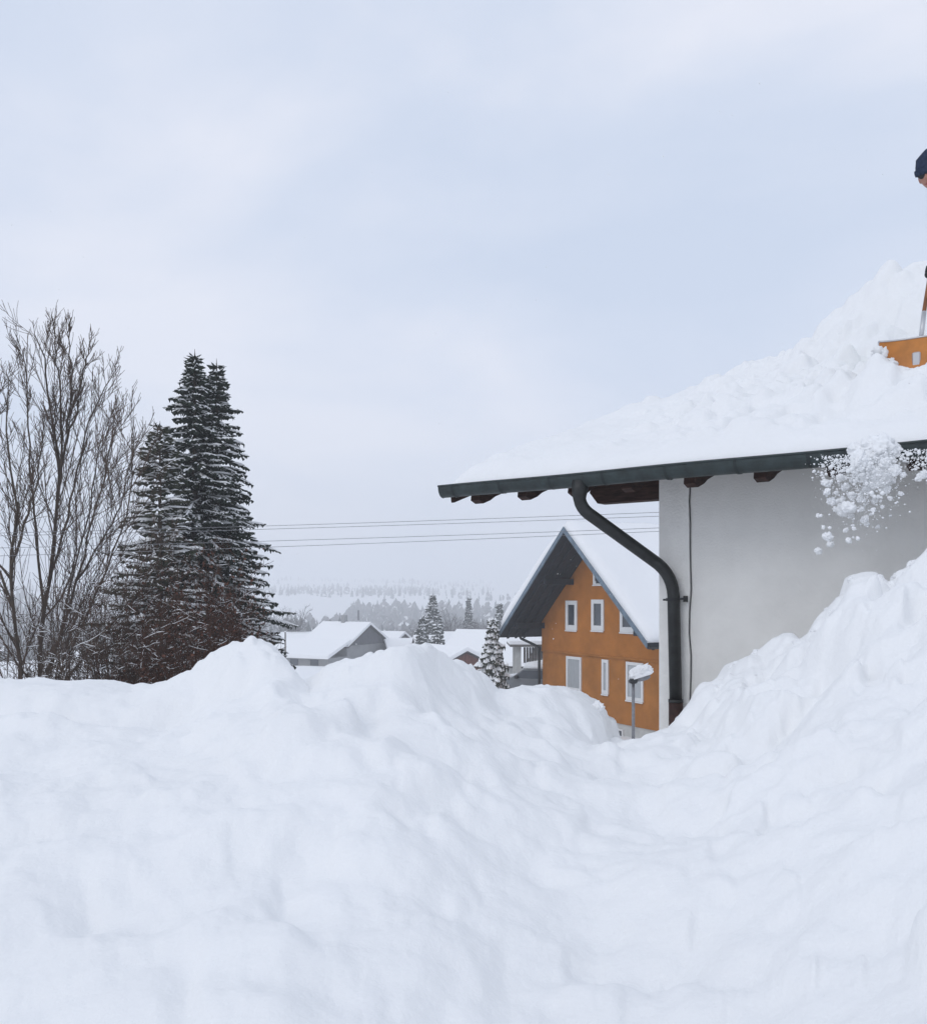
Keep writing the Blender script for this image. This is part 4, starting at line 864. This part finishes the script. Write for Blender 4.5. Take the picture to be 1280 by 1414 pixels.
# overhead wires between two poles that stand outside the view
poles = []
for (px, d, lab) in ((-420, 12.4, 'wooden pole carrying the wires beyond the bare trees'), (1560, 13.6, 'wooden pole carrying the wires behind the white house')):
    x = (px - 640) / F * d; zg_ = gz(x, d); u_ = empty('utility_pole', (x, d, zg_)); hh = 1.75 - zg_
    MB().tube([(0, 0, -0.5), (0, 0, hh)], [0.14, 0.10], 12).build('shaft', M['bark'], u_, True)
    for k, zz_ in enumerate((hh - 0.15, hh - 0.55)): MB().box(-0.06, 0.06, -0.5, 0.5, zz_ - 0.05, zz_ + 0.05).build('cross_arm', M['wood_grey'], u_)
    tag(u_, lab, 'pole', 'utility poles'); poles.append(u_)
for i, (ya, yb, off, lab) in enumerate([(726.5, 714.6, 0.0, 'topmost of four thin overhead wires'), (731, 719.7, 0.25, 'second highest of four thin overhead wires'), (747.5, 736, 0.5, 'third highest of four thin overhead wires'), (756, 742, 0.75, 'lowest of four thin overhead wires')]):
    m_s = (yb - ya) / 360.0; pts = []
    for px in np.linspace(-420, 1560, 60):
        d = 12.4 + 1.2 * (px + 420) / 1980 + off * 0.3; sag = 9e-6 * (px - 540) ** 2; pts.append(P(px, ya + m_s * (px - 360) - sag + 0.3, d))
    tag(MB().tube(pts, 0.0034, 5).build('overhead_wire', M['wire']), lab, 'wire', 'overhead wires')
# ------------------------------------------------------------------ person clearing the roof
pr_p = P(1326, 700, 7.72); yl = (pr_p - WH.origin).dot(WH.ey); fz = roof_z(yl) + 0.20
MRZ = math.atan2(-0.85, 0.53)
pr_p = P(1329, 700, 7.78); yl = (pr_p - WH.origin).dot(WH.ey); fz = roof_z(yl) + 0.20
man = empty('person', (pr_p.x, pr_p.y, fz), MRZ)
top_z = (HZ - 216) / F * 7.6 - fz; K = top_z / 1.675
def skin_body(name, nodes, edges, mats, parent, sub=2):
    me = bpy.data.meshes.new(name); me.from_pydata([n[0] for n in nodes], edges, []); o = bpy.data.objects.new(name, me); COL.objects.link(o); o.parent = parent
    o.modifiers.new('skin', 'SKIN')
    for i, n in enumerate(nodes): me.skin_vertices[0].data[i].radius = (n[1], n[1] if len(n) < 3 else n[2])
    me.skin_vertices[0].data[0].use_root = True
    s2 = o.modifiers.new('sub', 'SUBSURF'); s2.levels = sub; s2.render_levels = sub
    dg = bpy.context.evaluated_depsgraph_get(); nm = bpy.data.meshes.new_from_object(o.evaluated_get(dg)); o.modifiers.clear(); o.data = nm
    for m in mats: nm.materials.append(m)
    nm.polygons.foreach_set('use_smooth', np.ones(len(nm.polygons), bool))
    return o
def S(x, y, z): return (x * K, y * K, z * K)
yb_ = 0.34
def hand_pt(px, py, yo): x, z = WH.loc(px, py, yo); return Vector((x, yo, z))
s1 = hand_pt(1276, 430, 0.52); s2 = hand_pt(1285, 374, 0.68); s3 = hand_pt(1293, 324, 0.84)
def to_man(v): return Matrix.Rotation(-MRZ, 3, 'Z') @ (wh_world(v.x, v.y, v.z) - Vector(man.location))
h2 = to_man(s2); h3 = to_man(s3); w2 = h2 + Vector((-.02, .10, .05)); w3 = h3 + Vector((.03, .11, .03))
nodes = [(S(0, .18, .90), .155, .125), (S(0, .11, 1.08), .15, .12), (S(0, -.05, 1.27), .165, .125), (S(0, -.22, 1.37), .08), (S(0, -.31, 1.43), .062), (S(0, -.40, 1.48), .06),
         (S(-.15, -.11, 1.33), .075), (tuple((Vector(S(-.15, -.11, 1.33)) + w2) / 2 + Vector((.0, .14, -.03))), .056), (tuple(w2), .045),
         (S(.17, -.11, 1.33), .075), (tuple((Vector(S(.17, -.11, 1.33)) + w3) / 2 + Vector((.12, .06, -.08))), .056), (tuple(w3), .045),
         (S(-.11, .16, .82), .105), (S(-.15, -.04, .47), .078), (S(-.16, .10, .10), .062), (S(-.17, -.10, .05), .05),
         (S(.11, .16, .82), .105), (S(.16, .04, .47), .078), (S(.17, .24, .10), .062), (S(.18, .04, .05), .05)]
edges = [(0, 1), (1, 2), (2, 3), (3, 4), (4, 5), (2, 6), (6, 7), (7, 8), (2, 9), (9, 10), (10, 11), (0, 12), (12, 13), (13, 14), (14, 15), (0, 16), (16, 17), (17, 18), (18, 19)]
body = skin_body('body', nodes, edges, [M['jacket'], M['trouser'], M['skin']], man)
zc_ = np.empty(len(body.data.polygons) * 3); body.data.polygons.foreach_get('center', zc_); yc_ = zc_.reshape(-1, 3)[:, 1] / K; zc_ = zc_.reshape(-1, 3)[:, 2] / K
body.data.polygons.foreach_set('material_index', np.where((zc_ < 0.92) & (yc_ > -0.2), 1, np.where(zc_ > 1.42, 2, 0)).astype(np.int32))
hc = Vector(S(0, -.46, 1.505)); tilt = Matrix.Rotation(R(22), 3, 'X') @ Matrix.Rotation(R(14), 3, 'Z')
def headv(p): return tuple(hc + (tilt @ Vector(p)) * K)
def ellip(rx, ry, rz_, fn, nu=28, nv=20):
    vs_ = []
    for j in range(nv + 1):
        t = math.pi * j / nv
        for i in range(nu):
            a = 2 * math.pi * i / nu; x, y, z = math.sin(t) * math.cos(a), math.sin(t) * math.sin(a), math.cos(t); vs_.append(headv(fn(x * rx, y * ry, z * rz_)))
    return vs_, [(j * nu + i, (j + 1) * nu + i, (j + 1) * nu + (i + 1) % nu, j * nu + (i + 1) % nu) for j in range(nv) for i in range(nu)]
def face(x, y, z):
    if z < -0.02: x *= 1 + 2.2 * (z + 0.02); y *= 1 + 0.8 * (z + .02)
    g = lambda cx, cz, w_: math.exp(-(((x - cx) / w_) ** 2 + ((z - cz) / w_) ** 2))
    if y < 0:
        y -= 0.030 * g(0, -0.028, .018) + 0.012 * g(0, -0.005, .014) + 0.010 * g(0, -0.068, .022) + 0.012 * g(0, -0.105, .025); y += 0.012 * (g(.032, .004, .018) + g(-.032, .004, .018))
    return x, y, z
v_, f_ = ellip(0.078, 0.098, 0.118, face); hd = MB().add(v_, f_).build('head', M['skin'], man, True)
for sg in (-1, 1):
    v_, f_ = ellip(0.012, 0.024, 0.034, lambda x, y, z: (x + sg * 0.078, y + 0.008, z - 0.012), 12, 10); MB().add(v_, f_).build('ear', M['skin'], hd, True)
v_, f_ = ellip(0.028, 0.006, 0.006, lambda x, y, z: (x, y - 0.090, z - 0.066), 12, 8); MB().add(v_, f_).build('mouth', mat('lips', (0.30, 0.10, 0.09)), hd, True)
g_ = MB()
for sg in (-1, 1):
    v_, f_ = ellip(0.030, 0.008, 0.022, lambda x, y, z: (x + sg * 0.034, y - 0.101 + abs(x + sg * .034) * 0.35, z + 0.004), 14, 8); g_.add(v_, f_)
    g_.tube([headv((sg * 0.060, -0.085, .008)), headv((sg * 0.082, -0.02, .008)), headv((sg * 0.082, 0.01, .002))], 0.0035 * K, 5)
g_.tube([headv((-.012, -.106, .01)), headv((.012, -.106, .01))], 0.003 * K, 5); g_.build('sunglasses', M['black'], man, True)
def cap(x, y, z):
    k = 1 + 0.03 * math.sin(math.atan2(y, x) * 16) * (0.4 if z < 0.02 else 0.2); z2 = max(z, -0.030)
    if z > 0.06: y += 0.25 * (z - .06); 
    return x * k, y * k + 0.004, z2 + 0.042 + (0.018 if z > .07 else 0) + (0.012 * math.sin(x * 40) if z > .08 else 0)
v_, f_ = ellip(0.094, 0.112, 0.128, cap); bn = MB().add(v_, f_).build('beanie', M['beanie'], man, True)
def cuff(x, y, z): k = 1.0; return x, y, z + 0.030
vs_ = []; nu = 32
for j, (rr_, zz_) in enumerate(((0.094, .012), (.102, .014), (.105, .035), (.103, .058), (.094, .062))):
    for i in range(nu):
        a = 2 * math.pi * i / nu; q_ = rr_ * (1 + 0.012 * math.sin(a * 16)); vs_.append(headv((math.cos(a) * q_, math.sin(a) * q_ * 1.17 + .004, zz_)))
MB().add(vs_, [(j * nu + i, j * nu + (i + 1) % nu, (j + 1) * nu + (i + 1) % nu, (j + 1) * nu + i) for j in range(4) for i in range(nu)]).build('cuff', M['beanie'], bn, True)
# jacket hem over the trousers
vs_ = []; nu = 28
for (rr_, zz_) in ((0.150, .98), (.166, .95), (.170, .86), (.164, .85), (.150, .86)):
    for i in range(nu):
        a = 2 * math.pi * i / nu; vs_.append(S(math.cos(a) * rr_ * 1.04, .165 + math.sin(a) * rr_ * 0.92, zz_ + 0.01 * math.sin(a * 5)))
MB().add(vs_, [(j * nu + i, j * nu + (i + 1) % nu, (j + 1) * nu + (i + 1) % nu, (j + 1) * nu + i) for j in range(4) for i in range(nu)]).build('jacket_hem', M['jacket'], man, True)
# collar
MB().tube([S(0, -.20, 1.35), S(0, -.28, 1.42)], [0.09 * K, 0.075 * K], 16).build('collar', M['jacket'], man, True)
tag(man, 'person in navy knitted hat, sunglasses and green jacket pushing a shovel on the roof', 'person')
# shovel: scoop blade, spine clip, shaft; the shaft ends in the gloves
sh = empty('snow_shovel', (0, 0, 0), WH.rz); xl_, zlb = WH.loc(1211, 521, yb_); xr_ = WH.loc(1332, 521, yb_ )[0]; zlt = WH.loc(1213, 474, yb_ + 0.10)[1]
sh.location = WH.origin
b = MB(); nx, nz = 14, 12; fr = []; bk = []
for j in range(nz):
    t = j / (nz - 1); y = yb_ + 0.10 * t ** 1.4 - 0.035 * math.sin(t * 3.14) * -1.0; z = zlb - 0.16 + (zlt - zlb + 0.16) * t
    for i in range(nx):
        u = i / (nx - 1); xx = xl_ + (xr_ - xl_) * u + (0.02 * (1 - t)) * (1 - 2 * u) * -1; cv = 0.05 * (2 * u - 1) ** 4; fr.append((xx, y - cv, z)); bk.append((xx, y - cv + 0.006, z))
nn = nx * nz
fs = [(j * nx + i, j * nx + i + 1, (j + 1) * nx + i + 1, (j + 1) * nx + i) for j in range(nz - 1) for i in range(nx - 1)]
b.add(fr + bk, fs + [tuple(k + nn for k in f[::-1]) for f in fs])
bl = b.build('blade', M['shovel'], sh, True)
tp = [fr[(nz - 1) * nx + i] for i in range(nx)]; MB().tube(tp, 0.008, 6).build('top_rim', M['alu'], bl, True)
sd_l = [fr[j * nx] for j in range(nz)]; MB().tube(sd_l, 0.006, 6).build('side_rim', M['alu'], bl, True)
sd_r = [fr[j * nx + nx - 1] for j in range(nz)]; MB().tube(sd_r, 0.006, 6).build('side_rim', M['alu'], bl, True)
xc_, zc2 = WH.loc(1263, 490, yb_ + 0.03)
MB().box(xc_ - 0.03, xc_ + 0.03, yb_ + 0.075, yb_ + 0.12, zc2 - 0.10, zc2 + 0.035, 0, 0.008).build('clip', M['alu'], bl)
s0 = Vector((*WH.loc(1271, 470, yb_ + 0.12)[:1], yb_ + 0.12, WH.loc(1271, 474, yb_ + 0.12)[1])); 
MB().tube([s0, s1], 0.017, 10).build('socket', M['alu'], sh, True); MB().tube([s0.lerp(s1, .85), s1, s2, s3, s3 + (s3 - s2) * 0.12], 0.0155, 10).build('shaft', M['handle'], sh, True)
tag(sh, 'wide orange snow scoop with aluminium rim stuck in the roof snow', 'shovel')
# gloved hands closed round the shaft
def glove(c, ax, wrist, nm='glove'):
    tol = to_man
    c_ = tol(c); a_ = (tol(c + ax) - c_).normalized(); w_ = Vector(wrist); ba = (w_ - c_); ba = (ba - a_ * ba.dot(a_)).normalized(); sd2 = a_.cross(ba); nb_ = []; ed_ = []
    nb_ += [(tuple(w_), .045 * K), (tuple(c_ + ba * .075), .042, .032), (tuple(c_ + ba * .035), .046, .026)]; ed_ += [(0, 1), (1, 2)]
    for k, off in enumerate((-.036, -.012, .012, .036)):
        i = len(nb_); ln_ = (0.9, 1.0, 0.96, 0.8)[k]
        nb_ += [(tuple(c_ + a_ * off + ba * .012 + sd2 * .030), .0135), (tuple(c_ + a_ * off - ba * .026 * ln_ + sd2 * .024), .0125), (tuple(c_ + a_ * off - ba * .030 * ln_ - sd2 * .016), .0115)]
        ed_ += [(2, i), (i, i + 1), (i + 1, i + 2)]
    i = len(nb_); nb_ += [(tuple(c_ + a_ * .045 + ba * .03 - sd2 * .02), .015), (tuple(c_ + a_ * .04 - ba * .012 - sd2 * .032), .013)]; ed_ += [(2, i), (i, i + 1)]
    return skin_body(nm, nb_, ed_, [M['black']], man, 1)
glove(s2, (s3 - s2).normalized(), w2); glove(s3, (s3 - s2).normalized(), w3)
# snow thrown up round the blade
rk = random.Random(8)
b = MB()
lq = [lump_mesh(200 + i, 1.0, 2) for i in range(10)]
for i in range(60):
    if i < 36: a = rk.uniform(1185, 1310); c = rk.gauss(529, 8); yo = yb_ - rk.uniform(0.0, 0.16); s = rk.uniform(0.012, 0.05)
    elif i < 60: c = rk.uniform(478, 522); a = 1210 + abs(rk.gauss(0, 11)) - (c - 480) * 0.12; yo = yb_ - rk.uniform(-0.06, 0.04) ; s = rk.uniform(0.015, 0.045)
    else: a = rk.uniform(1180, 1262); c = rk.gauss(462, 9); yo = yb_ + rk.uniform(0.2, 0.5); s = rk.uniform(0.03, 0.08)
    x, z = WH.loc(a, c, yo); p = wh_world(x, yo, z - 0.02); v, f = lq[i % 10]; ca, sa = math.cos(i), math.sin(i); kx, kz = rk.uniform(.8, 1.4), rk.uniform(.5, .9)
    b.add([((q_[0] * ca - q_[1] * sa) * s * kx + p.x, (q_[0] * sa + q_[1] * ca) * s + p.y, q_[2] * s * kz + p.z) for q_ in v], f)
tag(b.build('loose_snow', M['snow'], None, True), 'loose broken snow heaped against the orange scoop', 'snow', kind='stuff')
# ------------------------------------------------------------------ haze
hz = MB().box(-2600, 2600, -2600, 2600, -60, 66).build('haze', bpy.data.materials.new('haze_air'))
hm = hz.data.materials[0]; hm.use_nodes = True; t = hm.node_tree; t.nodes.clear()
ho = t.nodes.new('ShaderNodeOutputMaterial'); hv = t.nodes.new('ShaderNodeVolumePrincipled')
hv.inputs['Color'].default_value = (0.985, 0.99, 1.0, 1); hv.inputs['Density'].default_value = 0.0018
t.links.new(hv.outputs['Volume'], ho.inputs['Volume'])
hz['kind'] = 'stuff'; hz['label'] = 'pale winter haze filling the valley air'
